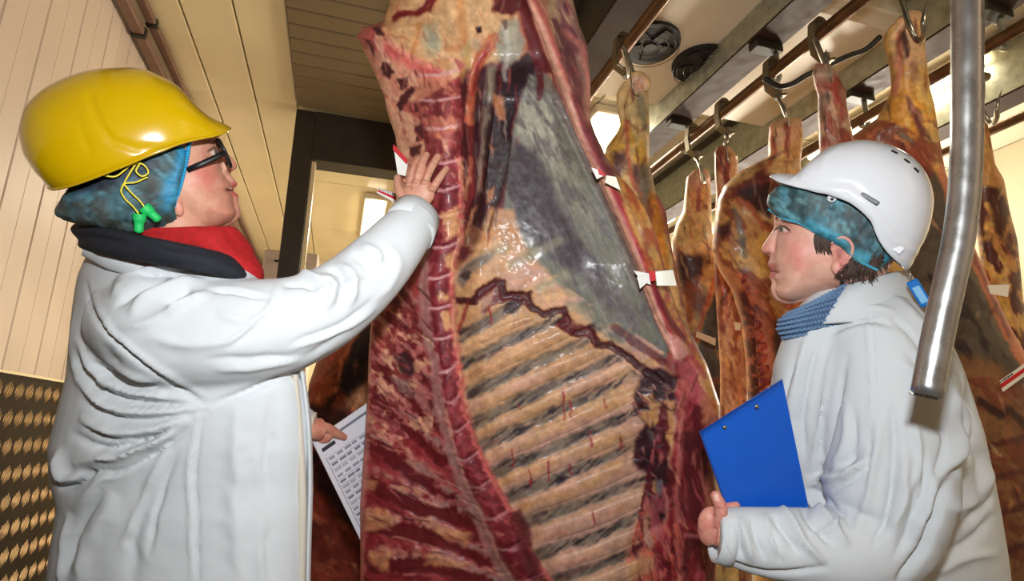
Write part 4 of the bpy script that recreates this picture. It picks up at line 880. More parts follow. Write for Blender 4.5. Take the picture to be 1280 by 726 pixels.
def plain_hook(top, q, lab, k=1.0):
    t = empty('meat_hook', top, lab, 'hook')
    p_ = smooth_path([top, top*.5+q*.5, q+np.array([0, 0, .03]), q+np.array([.02, 0, -.03]), q+np.array([-.005, -.05, -.06]), q+np.array([-.03, -.075, -.02]), q+np.array([.005, -.085, .06*k])], 40)
    MB().tube(p_, np.r_[np.full(28, .010), np.linspace(.010, .0015, 12)], 10).put('hook', m_hook, t, smooth=True)
    MB().tube([top+np.array([-.03, 0, .02]), top+np.array([.03, 0, .02])], .02, 14).put('swivel_nut', m_hookg, t)
    MB().tube([top+np.array([0, 0, 0]), top+np.array([0, 0, .12])], .012, 10).put('roller_strap', m_hookg, t)
plain_hook(P(1126, -4, 2.2), P(1137, 36, 2.16), 'steel hook piercing the large yellow shank at top right', 1.3)
plain_hook(P(1228, 100, 2.5), P(1228, 140, 2.48), 'steel hook holding the carcass at the right edge')
# cable with a black fitting between rails
pts = P(np.array([955, 975, 992, 1005, 1030, 1060, 1085, 1100]), np.array([98, 108, 104, 96, 84, 70, 60, 46]), 2.45)
t = MB().tube(smooth_path(pts, 60), .012, 10).put('hose', m_black, smooth=True, base=pts[0]); tag(t, 'black hose sagging along the rail left of the large yellow shank', 'hose')
# ------------------------------------------------------------------ tags
def chip(name, quad, d, col, mt, parent=None, marks=(), thick=.0015, dd=None, nu=24, nv=16, bow=0.0, base=None):
    """thin plate from four pixel corners (tl, tr, br, bl); marks are painted print in unit coordinates"""
    q = np.array(quad, float); dd = dd or [d]*4; U, V_ = np.meshgrid(np.linspace(0, 1, nu), np.linspace(0, 1, nv)); C4 = np.array([P(q[i][0], q[i][1], dd[i]) for i in range(4)])
    w4 = [(1-U)*(1-V_), U*(1-V_), U*V_, (1-U)*V_]; S = sum(w[..., None]*C4[i] for i, w in enumerate(w4))
    n = nrm(np.cross(C4[1]-C4[0], C4[3]-C4[0]));  n = n if np.dot(n, CAM-C4[0]) > 0 else -n
    S = S+n*(bow*np.sin(math.pi*U))[..., None]
    p = Paint(U, V_, col, 5)
    for (c_, u0, v0, u1, v1) in marks:
        m = (p.x >= u0) & (p.x <= u1) & (p.y >= v0) & (p.y <= v1); p.c[m] = c_
    A = S.reshape(-1, 3); B = A-n*thick; F = grid_faces(nv, nu, False); N = nu*nv
    bd = list(range(nu))+[r*nu+nu-1 for r in range(1, nv)]+[(nv-1)*nu+c for c in range(nu-2, -1, -1)]+[r*nu for r in range(nv-2, 0, -1)]
    E = np.array([(bd[i], bd[i]+N, bd[(i+1) % len(bd)]+N, bd[(i+1) % len(bd)]) for i in range(len(bd))])
    me = mesh_np(name, np.vstack([A, B]), np.vstack([F[:, ::-1], F+N, E]), np.vstack([p.c, np.tile(np.array(col, float), (N, 1))]), smooth=False)
    return add(name, me, mt, parent, base=None if parent is not None else C4[0])
WT = (232, 230, 222); RD = (196, 26, 36)
def ttag(lab, loc): return empty('meat_tag', loc, lab, 'tag')
t = ttag('white tag with a red square, pinned on the flank edge at mid height', P(812, 346, 1.25))
chip('tag_strap', [(792, 338), (814, 342), (813, 356), (801, 351)], 1.285, WT, m_tagw, t); chip('tag_wing', [(796, 346), (812, 342), (810, 352), (800, 361)], 1.282, WT, m_tagw, t)
chip('tag_square', [(811, 339), (819, 338), (820, 350), (813, 352)], 1.278, RD, m_tagw, t); chip('tag_plate', [(819, 339), (841, 337), (846, 357), (821, 357)], 1.282, (236, 232, 214), m_tagw, t, bow=.003)
t = ttag('white tag with a red square, pinned high on the flank edge', P(757, 222, 1.27))
chip('tag_strap', [(739, 209), (748, 212), (756, 219), (746, 224)], 1.30, WT, m_tagw, t); chip('tag_square', [(747, 210), (753, 213), (757, 220), (749, 218)], 1.297, RD, m_tagw, t); chip('tag_plate', [(758, 219), (770, 221), (776, 238), (756, 228)], 1.30, (236, 232, 214), m_tagw, t)
t = ttag('white tag with a red bar sticking up beside the fingers', P(498, 200, 1.3))
chip('tag_plate', [(492, 184), (510, 204), (507, 220), (497, 218)], 1.32, WT, m_tagw, t); chip('tag_bar', [(492, 180), (509, 199), (509, 206), (491, 187)], 1.317, RD, m_tagw, t)
t = ttag('red and white label projecting left of the raised wrist, above the lamp', P(480, 242, 1.36))
mk = [((40, 40, 40), .1+.11*i, .05, .15+.11*i, .3) for i in range(8)]
chip('tag_plate', [(472, 234), (496, 242), (495, 254), (471, 241)], 1.36, WT, m_tagw, t, marks=[(RD, 0, .36, 1, .72)]+mk, nu=60, nv=30)
t = ttag('pale tag on the grey membrane left of the backbone carcass', P(880, 423, 2.7)); chip('tag_plate', [(871, 414), (895, 423), (894, 432), (870, 421)], 2.68, (206, 190, 160), m_tagw, t)
t = ttag('small cream tag on the upper backbone of the carcass behind', P(922, 408, 2.2)); chip('tag_plate', [(918, 402), (926, 404), (925, 413), (919, 412)], 2.19, (226, 196, 150), m_tagw, t)
t = ttag('plain white tag round the carcass edge right of the pipe bend', P(1246, 362, 2.1)); chip('tag_plate', [(1234, 356), (1262, 355), (1260, 371), (1238, 367)], 2.10, (226, 214, 196), m_tagw, t)
t = ttag('white label with a red stripe at the right edge below the pipe bend', P(1262, 472, 2.1))
mk = [((60, 60, 60), .04+.05*i, .04, .07+.05*i, .26) for i in range(9)]
chip('tag_plate', [(1242, 481), (1290, 448), (1296, 459), (1252, 491)], 2.12, (226, 222, 212), m_tagw, t, marks=[(RD, 0, .3, 1, .66)]+mk, nu=80, nv=30)
# ------------------------------------------------------------------ bent pipe in front
m_pipe = mat('brushed_aluminium_pipe', (176, 176, 174), .3, .9, noise=(30, .12, .08), bump=(80, .12, .001))
pp = [P(1209, -1250, .95), P(1209, -500, .88), P(1209, 0, .83), P(1209, 100, .82), P(1208, 190, .815), P(1205, 245, .81), P(1198, 300, .805), P(1186, 356, .80), P(1174, 410, .795), P(1158, 494, .79)]
t = empty('bent_pipe', pp[0], 'bent grey metal pipe hanging in front of the right woman', 'pipe')
b = MB().tube(smooth_path(np.array(pp), 120), .0197, 40, cap=False); o = b.put('pipe', m_pipe, t, smooth=True)
so = o.modifiers.new('wall', 'SOLIDIFY'); so.thickness = .003; so.offset = -1
e = P(1158, 494, .79); ax = nrm(P(1158, 494, .79)-P(1174, 410, .795)); u = nrm(np.cross(ax, FW)); v = np.cross(ax, u)
b = MB()
for k in range(26):
    a = math.pi*(.05+.9*k/25); rr = .0185
    b.ell(e+ax*.0008*(1+math.sin(k*2.1))+rr*(u*math.cos(a)*1.0-v*math.sin(a)), (.0025+.001*math.sin(k*1.7), .0022, .0026), nu=8, nv=6)
b.put('torn_rim', mat('ragged_white_edge', (214, 212, 204), .5, noise=(200, .3)), t)
# ------------------------------------------------------------------ people: tools
m_skin = mat('skin', None, .48, noise=(60, .05), bump=(220, .12, .0006), vcol=True, sss=.12, spec=.4)
m_coat = mat('white_cotton_coat', (206, 210, 212), .85, noise=(6, .03), bump=(260, .12, .0008), spec=.2)
m_coatin = mat('beige_coat_lining', (206, 196, 182), .85, noise=(6, .05))
m_seam = mat('coat_seam', (198, 202, 204), .85)
m_net = mat('teal_hair_net', None, .6, vcol=True, noise=(90, .25), bump=(60, .5, .002), alpha=.9)
m_yellow = mat('glossy_yellow_helmet', (196, 158, 4), .14, noise=(3, .04), coat=.6)
m_whiteh = mat('glossy_white_helmet', (222, 224, 228), .16, noise=(3, .02), coat=.5)
m_hair = mat('hair', None, .55, vcol=True, noise=(120, .4), bump=(90, .5, .002), stretch=(1, 1, .25))
m_scarf_r = mat('red_wool', (176, 18, 22), .85, noise=(90, .2), bump=(220, .6, .002))
m_navy = mat('navy_wool', (26, 28, 38), .85, noise=(70, .25), bump=(220, .5, .002))
m_knit = mat('blue_grey_knit', (78, 104, 138), .85, noise=(60, .25), bump=(200, .5, .002))
m_trous = mat('dark_trousers', (38, 40, 48), .8, noise=(30, .2))
m_boot = mat('white_rubber_boot', (214, 214, 208), .4, noise=(10, .05))

def evalmesh(V, F, vox=None, sm=0, name='tmp', keep=None):
    me = bpy.data.meshes.new(name); me.from_pydata([tuple(map(float, p)) for p in V], [], [tuple(map(int, f)) for f in F]); me.update()
    o = bpy.data.objects.new(name, me); COL.objects.link(o)
    if vox: m = o.modifiers.new('r', 'REMESH'); m.mode = 'VOXEL'; m.voxel_size = vox; m.use_smooth_shade = True
    if sm: m = o.modifiers.new('s', 'SMOOTH'); m.factor = .5; m.iterations = sm
    dg = bpy.context.evaluated_depsgraph_get(); ev = o.evaluated_get(dg)
    r = bpy.data.meshes.new_from_object(ev); bpy.data.objects.remove(o); bpy.data.meshes.remove(me)
    r.polygons.foreach_set('use_smooth', np.ones(len(r.polygons), bool)); return r
def getV(me): a = np.empty(len(me.vertices)*3); me.vertices.foreach_get('co', a); return a.reshape(-1, 3)
def getN(me): a = np.empty(len(me.vertices)*3); me.vertices.foreach_get('normal', a); return a.reshape(-1, 3)
def setV(me, V): me.vertices.foreach_set('co', np.asarray(V, float).ravel()); me.update()
def getF(me): return [tuple(p.vertices) for p in me.polygons]
def joinm(parts):                         # [(V,F,cols)] -> one
    V, F, C, n = [], [], [], 0
    for v, f, c in parts:
        V.append(v); F += [tuple(i+n for i in q) for q in f]; C.append(c); n += len(v)
    return np.vstack(V), F, np.vstack(C)
def ring_tube(rings, n=40, cap=True):
    """rings: (l px, r px, y px, depth, half thickness) -> body of elliptical rings"""
    V = []; F = []
    for (l, r, y, d, b) in rings:
        A, B = P(l, y, d), P(r, y, d); c = (A+B)/2; a = (B-A)/2; w = nrm(np.array([c[0]-CAM[0], c[1]-CAM[1], 0])); w = nrm(w)
        for q in range(n):
            t = 2*math.pi*q/n; ct, st = math.cos(t), math.sin(t); e = .85
            V.append(c+a*np.sign(ct)*abs(ct)**e+w*b*np.sign(st)*abs(st)**e)
    m = len(rings)
    for k in range(m-1):
        for q in range(n): F.append((k*n+q, k*n+(q+1) % n, (k+1)*n+(q+1) % n, (k+1)*n+q))
    if cap: F.append(tuple(range(n-1, -1, -1))); F.append(tuple((m-1)*n+q for q in range(n)))
    return V, F
def limb(path, n=24, ns=40):
    """path: (px, py, depth, radius m)"""
    q = smooth_path(path, ns); b = MB().tube(P(q[:, 0], q[:, 1], q[:, 2]), q[:, 3], n); return b.v, b.f
def merge(lst):
    V, F = [], []
    for v, f in lst: n = len(V); V += list(v); F += [tuple(i+n for i in q) for q in f]
    return V, F
def sculpt(me, strokes, face=True, noise=0.0, nsc=40, seed=3):
    """strokes: (points px, width px, height m) pushed along the normals of the side that faces the camera"""
    V = getV(me); N = getN(me); px, py, z = proj(V); w = ss(-.05, .35, (N*nrm(CAM-V)).sum(1)) if face else np.ones(len(V))
    D = np.zeros(len(V))
    for s in strokes:
        pts, wd, h = s[0], s[1], s[2]
        xs = [p[0] for p in pts]; ys = [p[1] for p in pts]; g = wd*2.6
        i = np.where((px > min(xs)-g) & (px < max(xs)+g) & (py > min(ys)-g) & (py < max(ys)+g) & (w > 0))[0]
        if len(i) == 0: continue
        q = smooth_path(np.array(pts, float), max(8, 3*len(pts))) if len(pts) > 2 else np.array(pts, float)
        wx = px[i]+(fbm(px[i]/25, py[i]/25, 5, 2)-.5)*wd*.8; wy = py[i]+(fbm(px[i]/25, py[i]/25, 9, 2)-.5)*wd*.8
        d, t = dist_line(wx, wy, [tuple(k) for k in q]); tp = np.clip(np.minimum(t, 1-t)*4, 0, 1)**.8
        if len(s) >= 4 and s[3] == 'step':   # a fold edge: one side higher than the other
            pass
        D[i] += 1.5*h*np.exp(-(d/(wd*.72))**1.6)*tp
    if noise: D += (fbm(px/nsc, py/nsc*1.6, seed, 3)-.5)*2*noise*w
    setV(me, V+N*(D*w)[:, None] if not noise else V+N*(D*w)[:, None])

class Head:
    """frame of a head whose mid plane faces the camera ray; silhouettes are read on that plane"""
    def __init__(s, cx, cy, d):
        s.C = P(cx, cy, d); s.n = nrm(CAM-s.C); s.a = nrm(RT-s.n*np.dot(RT, s.n)); s.b = np.cross(s.n, s.a); s.c2 = (cx, cy)
    def to2(s, pts):
        pts = np.asarray(pts, float); r = P(pts[..., 0], pts[..., 1], 1.0)-CAM; t = ((s.C-CAM)@s.n)/(r@s.n); Q = CAM+r*t[..., None]-s.C
        return np.stack([Q@s.a, Q@s.b], -1)
    def world(s, st, w): st = np.asarray(st, float); return s.C+st[..., :1]*s.a+st[..., 1:2]*s.b+np.asarray(w)[..., None]*s.n
def head_mesh(H, outer, inner, wmax, feats, R=.075, nose_w=.017, na=220, nr=70):
    o2 = H.to2(outer); i2 = [tuple(p) for p in H.to2(inner)]
    c = np.array([0., 0.])
    seg = np.vstack([o2, o2[:1]]); L = np.r_[0, np.cumsum(np.linalg.norm(np.diff(seg, axis=0), axis=1))]
    q = np.linspace(0, L[-1], na, endpoint=False); B = np.stack([np.interp(q, L, seg[:, 0]), np.interp(q, L, seg[:, 1])], -1)
    B = (np.roll(B, 1, 0)+B*2+np.roll(B, -1, 0))/4
    rho = np.sin(np.linspace(0, 1, nr)*math.pi/2); rho = rho/rho[-1]
    G = c+(B[None]-c)*rho[:, None, None]; X, Y = G[..., 0], G[..., 1]
    di = sdist(X.ravel(), Y.ravel(), i2).reshape(X.shape); do = sdist(X.ravel(), Y.ravel(), [tuple(p) for p in B]).reshape(X.shape)
    f = lambda d, r: np.sqrt(np.clip(1-(1-np.clip(d/r, 0, 1))**2, 0, 1))
    W1 = wmax*f(di, R)**.9; W2 = nose_w*f(do, .016); W = np.maximum(W1, W2)
    k = 350.; W = np.log(np.exp(k*W1)+np.exp(k*W2)-1+1e-9)/k; W = np.where(do <= 1e-5, 0, W)
    W[-1] = 0
    for (fx, fy, sx, sy, amp) in feats:
        u = H.to2([(fx, fy)])[0]; e1 = np.linalg.norm(H.to2([(fx+1, fy)])[0]-u)
        W = W+amp*np.exp(-((X-u[0])/(sx*e1))**2-((Y-u[1])/(sy*e1))**2)*np.clip(do/.006, 0, 1)
    W = np.maximum(W, 0)
    V1 = H.world(G, W).reshape(-1, 3); V2 = H.world(G, -W).reshape(-1, 3); F = grid_faces(nr, na)[:, ::-1]; n = len(V1)
    return list(map(tuple, V1))+list(map(tuple, V2)), [tuple(map(int, f_)) for f_ in F]+[tuple(int(i)+n for i in f_[::-1]) for f_ in F]
def dome(H, top, bot, wmax, nk=110, nj=36, p=2.3, e=.9, strokes=(), wshift=0.0, wk=None):
    """shell over a curve: from the crown line down to a rim line, bulging sideways"""
    T = smooth_path(H.to2(top), nk); B = smooth_path(H.to2(bot), nk)
    be = np.linspace(-1, 1, 2*nj+1)*math.pi/2; t = np.linspace(-1, 1, nk)
    wk = wmax*(1-np.abs(t)**p)**(1/p) if wk is None else np.interp(np.linspace(0, 1, nk), wk[0], wk[1])
    cb = np.abs(np.cos(be))**e; sb = np.sign(be)*np.abs(np.sin(be))**e
    st = B[:, None]+(T-B)[:, None]*cb[None, :, None]; W = wk[:, None]*sb[None]
    V = H.world(st, W); F = grid_faces(nk, 2*nj+1, False)
    return V.reshape(-1, 3), F
def finger(pts, r, n=12):
    q = smooth_path(np.array(pts, float), 22); rr = np.interp(np.linspace(0, 1, 22), np.linspace(0, 1, len(r)), r)
    b = MB().tube(q, rr, n)
    b.ell(q[-1], rr[-1]*1.0, nu=12, nv=8); return b.v, b.f
def blob(c, r, R=None): b = MB().ell(c, r, R, 20, 14); return b.v, b.f
def shade(me, base, ops, seed=1, facing=None):
    V = getV(me); px, py, z = proj(V); p = Paint(px, py, base, seed); p.V = V; p.N = getN(me)
    for op in ops: op(p)
    p.gain(14, .03, seed=2); p.gain(3, .02, seed=5); return V, getF(me), p.c
def skin_tube_core(lst, vox): V, F = merge(lst); return evalmesh(V, F, vox, 4)
def ring3(V): return V
def to_world_tube(pts, rad, n=12): b = MB().tube(np.array(pts, float), rad, n); return b.v, b.f

# ================================================================== LEFT WOMAN
DL = .98
HL = Head(205, 205, DL)
woman = empty('person', np.array([P(220, 700, 1.07)[0], P(220, 700, 1.07)[1], 0.0]), 'woman in yellow hard hat, glasses and white coat reaching up to the carcass', 'person')
outer = [(262, 150), (267, 163), (271, 172), (274, 178), (277, 184), (284, 191), (291, 198), (296, 204), (297, 209), (293, 213), (287, 215), (289, 220), (294, 225), (297, 229), (297, 232), (291, 236), (290, 239), (297, 242), (299, 247), (297, 251), (299, 257), (301, 264), (300, 271), (295, 278), (286, 282), (276, 286), (266, 292), (252, 296), (236, 294), (220, 288), (205, 282),
         (180, 282), (150, 276), (128, 262), (116, 242), (110, 215), (112, 185), (122, 158), (142, 136), (170, 122), (200, 118), (228, 124), (248, 135)]
inner = [(256, 150), (261, 163), (265, 172), (267, 180), (269, 187), (272, 194), (274, 200), (276, 208), (278, 216), (282, 222), (288, 228), (289, 236), (287, 239), (290, 244), (291, 250), (292, 257), (295, 264), (293, 270), (288, 276), (280, 280), (268, 285), (254, 290), (236, 288), (220, 282), (205, 278),
         (180, 278), (152, 272), (132, 260), (120, 242), (114, 215), (116, 185), (126, 160), (145, 139), (172, 126), (200, 122), (226, 128), (244, 138)]
feats = [(262, 196, 9, 8, -.008), (252, 224, 13, 11, .005), (268, 206, 8, 6, .003), (288, 238, 6, 3, -.004), (283, 213, 5, 4, .003), (240, 276, 20, 7, .003), (270, 248, 12, 12, -.002), (262, 182, 10, 4, .003)]
hv, hf = head_mesh(HL, outer, inner, .076, feats)
ear = []
lob = HL.world(HL.to2([(222, 258)]), [.074])[0]; ear.append(blob(lob, (.0085, .012, .006), np.stack([HL.a, HL.b, HL.n], 1)))
ear.append(blob(HL.world(HL.to2([(219, 247)]), [.073])[0], (.009, .014, .006), np.stack([HL.a, HL.b, HL.n], 1)))
neck = limb([(215, 250, DL+.005, .055), (222, 285, DL+.015, .054), (226, 310, DL+.03, .058), (215, 345, DL+.06, .075)], 28, 20)
V, F = merge([(hv, hf), neck]+ear)
me = evalmesh(V, F, .0021, 2)
def faceL(p):
    p.dots((196, 122, 106), 22, .52, .4); p.poly((205, 106, 98), [(238, 210), (262, 206), (272, 218), (262, 234), (242, 232)], 12, .55)
    p.poly((196, 110, 100), [(288, 198), (298, 204), (296, 213), (286, 212)], 5, .5); p.poly((178, 82, 80), [(290, 227), (300, 228), (300, 234), (290, 237)], 1.6, .8, warp=1); p.poly((178, 78, 78), [(288, 239), (300, 241), (299, 247), (291, 246)], 1.8, .75, warp=1)
    p.line((92, 36, 36), [(283, 237), (292, 238), (300, 238)], 2, 1.2, .9, warp=0); p.line((150, 92, 80), [(283, 214), (289, 216)], 2, 2, .6, warp=0)
    p.line((176, 112, 96), [(284, 214), (280, 224), (281, 236)], 2, 3, .45, warp=1); p.line((170, 108, 92), [(258, 196), (266, 201), (274, 200)], 1.6, 1.5, .6, warp=0)
    p.poly((228, 222, 212), [(262, 190), (272, 186), (275, 192), (268, 195)], 1.2, .9, warp=0); p.poly((62, 54, 48), [(268, 186), (274, 186), (274, 193), (269, 193)], 1, .9, warp=0); p.line((60, 36, 30), [(260, 189), (268, 184), (275, 184)], 1.6, 1, .9, warp=0)
    p.line((150, 106, 72), [(256, 178), (264, 173), (271, 174)], 3, 2, .6, warp=1); p.line((200, 136, 118), [(222, 262), (240, 276), (268, 288)], 4, 5, .4, warp=1)
    p.poly((214, 120, 104), [(214, 248), (228, 250), (228, 266), (216, 264)], 4, .4)
    p.poly((225, 168, 140), [(246, 254), (249, 254), (249, 258), (246, 258)], 1.2, .9, warp=0)
partsL = [shade(me, (208, 154, 128), [faceL], 31)]
# right hand laid on the backbone, fingers up
DH = 1.275
def hp(x, y, o=0.0): return P(x, y, DH+o)
ph = [to_world_tube([hp(512, 278, -.05), hp(517, 262, -.035), hp(521, 250, -.028)], [.026, .025, .027], 20)]
ph.append(blob(hp(524, 240, -.026), (.036, .034, .013), np.stack([nrm(RT*.8-UP*.4), nrm(UP*.8+RT*.4), -FW], 1)))
ph.append(blob(hp(517, 246, -.025), (.026, .034, .014), np.stack([RT, UP, -FW], 1)))
for (k, m1, m2, tp, r) in (((512, 232), (515, 220), (519, 208), (524, 199), .0095), ((520, 228), (524, 215), (528, 204), (533, 194), .0097), ((530, 229), (535, 217), (541, 206), (547, 196), .0095), ((540, 237), (546, 228), (552, 219), (558, 211), .0085)):
    ph.append(finger([hp(*k, -.026), hp(*m1, -.027), hp(*m2, -.020), hp(*tp, -.008)], [r*1.18, r*1.06, r, r*.85]))
    ph.append(blob(hp(*k, -.032), (.0105, .0105, .006)))
ph.append(finger([hp(508, 250, -.022), hp(500, 240, -.022), hp(497, 231, -.014), hp(497, 223, -.006)], [.014, .012, .0105, .009]))
V, F = merge(ph); me = evalmesh(V, F, .0016, 5)
def handp(p):
    p.dots((196, 130, 110), 9, .5, .4)
    for a, b in (((514, 236), (521, 205)), ((525, 230), (538, 200)), ((536, 232), (550, 204))): p.line((164, 92, 78), [a, b], 1.5, 2.5, .7, warp=1)
    for (x, y) in ((516, 220), (525, 215), (536, 216), (547, 227), (521, 207), (530, 203), (543, 204)): p.line((190, 116, 100), [(x-4, y-1), (x+4, y+2)], 1.4, 1.4, .5, warp=0)
    p.poly((176, 96, 84), [(522, 245), (526, 245), (526, 248), (522, 248)], 1.5, .6, warp=0)
partsL.append(shade(me, (202, 150, 124), [handp], 33))
# left hand holding the printed sheet
DP = 1.36
g = lambda x, y, o=0.0: P(x, y, DP+o+max(0, x-392)*.0019)
ph = [to_world_tube([g(372, 540, -.03), g(388, 536, -.02), g(400, 536, -.015)], [.026, .025, .026], 18), blob(g(404, 541, 0), (.026, .026, .014), np.stack([RT, UP, -FW], 1)),
      finger([g(398, 532, -.014), g(410, 535, -.02), g(420, 541, -.018), g(430, 546, -.010)], [.0125, .012, .011, .009])]
for q in range(4): ph.append(finger([g(398, 536+6*q, .016), g(412, 541+6*q, .030), g(421, 545+6*q, .034), g(428, 548+6*q, .030)], [.0105, .0095, .009, .008]))
V, F = merge(ph); me = evalmesh(V, F, .0018, 4); partsL.append(shade(me, (214, 150, 126), [lambda p: p.dots((200, 120, 104), 8, .5, .5)], 35))
# trunk, arms and legs under the clothes
def legs(cx, cy_, dx, dy, zc=.86):
    out = []
    for s in (-1, 1):
        bx_, by_ = cx+dx*.1*s, cy_+dy*.1*s
        out.append(to_world_tube([(bx_, by_, zc), (bx_, by_, .5), (bx_+.0, by_-.0, .28), (bx_, by_, .08)], [.085, .062, .05, .042], 16))
    return out
def core_shrink(rings, k): return [((l+r)/2-(r-l)/2*k, (l+r)/2+(r-l)/2*k, y, d, b*k) for (l, r, y, d, b) in rings]
ringsL = [(126, 214, 306, 1.05, .075), (106, 268, 326, 1.06, .12), (97, 318, 350, 1.07, .165), (92, 340, 385, 1.07, .19), (88, 352, 430, 1.07, .195), (84, 378, 475, 1.07, .19), (72, 386, 520, 1.07, .19), (62, 388, 560, 1.07, .19),
          (64, 386, 600, 1.07, .185), (74, 386, 632, 1.07, .19), (66, 385, 680, 1.07, .195), (60, 385, 726, 1.07, .2), (52, 386, 800, 1.07, .21), (44, 388, 900, 1.07, .22), (36, 392, 1010, 1.07, .225)]
armL = [(160, 400, 1.00, .075), (200, 410, .955, .092), (262, 416, .95, .094), (330, 412, .96, .088), (395, 392, .99, .0755), (440, 362, 1.03, .068), (478, 325, 1.07, .062), (502, 297, 1.115, .056), (520, 276, 1.16, .050)]
farL = [(230, 400, 1.22, .07), (300, 470, 1.30, .07), (352, 520, 1.33, .055), (384, 536, 1.335, .042)]
sk = lambda a, k: [(x, y, d, r*k) for (x, y, d, r) in a]
cL = P(220, 900, 1.07); dirL = nrm(np.array([cL[0], cL[1], 0]))
me = skin_tube_core([ring_tube(core_shrink(ringsL[:-1], .84), 28), limb(sk(armL, .62), 14, 24), limb(sk(farL, .62), 14, 20)]+legs(cL[0], cL[1], dirL[0], dirL[1]), .011)
partsL.append(shade(me, (214, 156, 130), [], 36))
V, F, C = joinm(partsL); add('body', mesh_np('body', V, F, C), m_skin, woman)
# coat
V, F = merge([ring_tube(ringsL, 44), limb(armL, 30, 50), limb(farL, 20, 30)])
me = evalmesh(V, F, .0056, 10)
S = [([(106, 350), (118, 395), (160, 440), (220, 482), (262, 506)], 4, -.006), ([(112, 352), (126, 395), (166, 436), (224, 476), (262, 498)], 5, .004),
     ([(96, 420), (130, 470), (180, 490), (240, 502)], 7, .010), ([(94, 440), (128, 488), (190, 506), (250, 508)], 6, -.009), ([(92, 470), (140, 508), (200, 514), (262, 508)], 7, .011), ([(100, 498), (150, 524), (220, 522), (262, 510)], 6, -.009),
     ([(96, 520), (150, 540), (210, 532), (256, 512)], 8, .012), ([(84, 540), (130, 562), (190, 548), (246, 518)], 6, -.008), ([(90, 580), (130, 572), (190, 556), (240, 524)], 8, .010), ([(100, 590), (140, 590), (190, 570), (238, 532)], 5, -.008), ([(72, 560), (84, 600), (110, 596)], 8, .010), ([(72, 610), (92, 606), (118, 590)], 6, -.012),
     ([(90, 640), (130, 600), (190, 570)], 9, .006), ([(262, 506), (300, 492), (350, 476), (400, 455), (450, 425)], 5, -.010), ([(248, 516), (238, 580), (240, 650), (242, 740)], 5, .004), ([(252, 516), (244, 580), (246, 650), (248, 740)], 3, -.005), ([(300, 500), (296, 600), (300, 740)], 14, .005), ([(345, 486), (330, 600), (340, 740)], 10, -.005), ([(320, 560), (330, 640), (325, 740)], 10, .005),
     ([(140, 372), (160, 350), (200, 336), (236, 334)], 8, .010), ([(146, 384), (172, 360), (210, 346)], 5, -.010), ([(160, 392), (190, 368), (230, 354), (262, 352)], 7, .008), ([(205, 382), (222, 368), (240, 362)], 5, -.008), ([(208, 394), (232, 378), (262, 366)], 6, .007), ([(150, 410), (190, 400), (236, 376)], 8, .005), ([(176, 346), (212, 342), (232, 348)], 4, -.006),
     ([(262, 362), (300, 366), (334, 374)], 3, -.005), ([(278, 432), (316, 406), (342, 378), (350, 352)], 4, .006), ([(284, 436), (322, 408), (347, 380), (354, 354)], 4, -.005), ([(346, 344), (366, 340), (400, 350), (412, 360)], 5, .008), ([(350, 356), (384, 356), (404, 368)], 5, -.006),
     ([(398, 344), (416, 352), (414, 372), (404, 388)], 5, .009), ([(406, 336), (426, 342), (428, 366), (420, 384)], 4, -.009), ([(420, 330), (440, 342), (440, 368), (434, 384)], 6, .008), ([(440, 316), (456, 330), (458, 352)], 5, -.006), ([(452, 306), (472, 318), (474, 336)], 6, .006), ([(436, 322), (470, 332), (500, 318)], 5, -.003),
     ([(250, 450), (320, 448), (392, 440), (440, 410)], 6, -.004), ([(262, 462), (330, 458), (400, 436)], 6, .004), ([(130, 430), (150, 470), (200, 490)], 12, -.006), ([(92, 380), (92, 430), (100, 480)], 8, .005), ([(150, 620), (110, 680), (96, 740)], 16, .006), ([(190, 600), (168, 670), (160, 740)], 14, -.005), ([(480, 300), (500, 330), (470, 380)], 8, .003)]
for pts in ([(243, 518), (240, 590), (241, 660), (243, 740)], [(262, 361), (300, 365), (336, 374)], [(180, 340), (240, 332), (300, 342)]): S += [(pts, 3.2, -.0022), ([(x_+4, y_-2.5) for x_, y_ in pts], 3.2, .0018)]
S += [([(118, 446), (150, 462), (196, 478)], 4, .007), ([(124, 458), (156, 474), (200, 486)], 3, -.006), ([(110, 470), (150, 486), (210, 496)], 3.5, .006), ([(100, 530), (140, 548), (200, 544)], 3, -.006), ([(112, 560), (160, 556), (214, 540)], 3, -.006), ([(120, 572), (170, 562), (222, 540)], 4, .006), ([(270, 388), (300, 400), (330, 398)], 6, .004), ([(180, 420), (240, 430), (300, 424)], 10, .004),
      ([(380, 372), (420, 356), (470, 350)], 4, .004), ([(360, 430), (420, 408), (470, 372)], 4, -.004), ([(358, 438), (424, 414), (476, 380)], 4, .004), ([(210, 560), (180, 620), (150, 690)], 7, .005), ([(224, 560), (200, 620), (184, 700)], 5, -.005), ([(130, 610), (100, 660), (84, 720)], 6, -.006), ([(86, 640), (80, 690), (76, 740)], 6, .006)]
sculpt(me, S, noise=.0013, nsc=44)
add('coat', me, m_coat, woman)
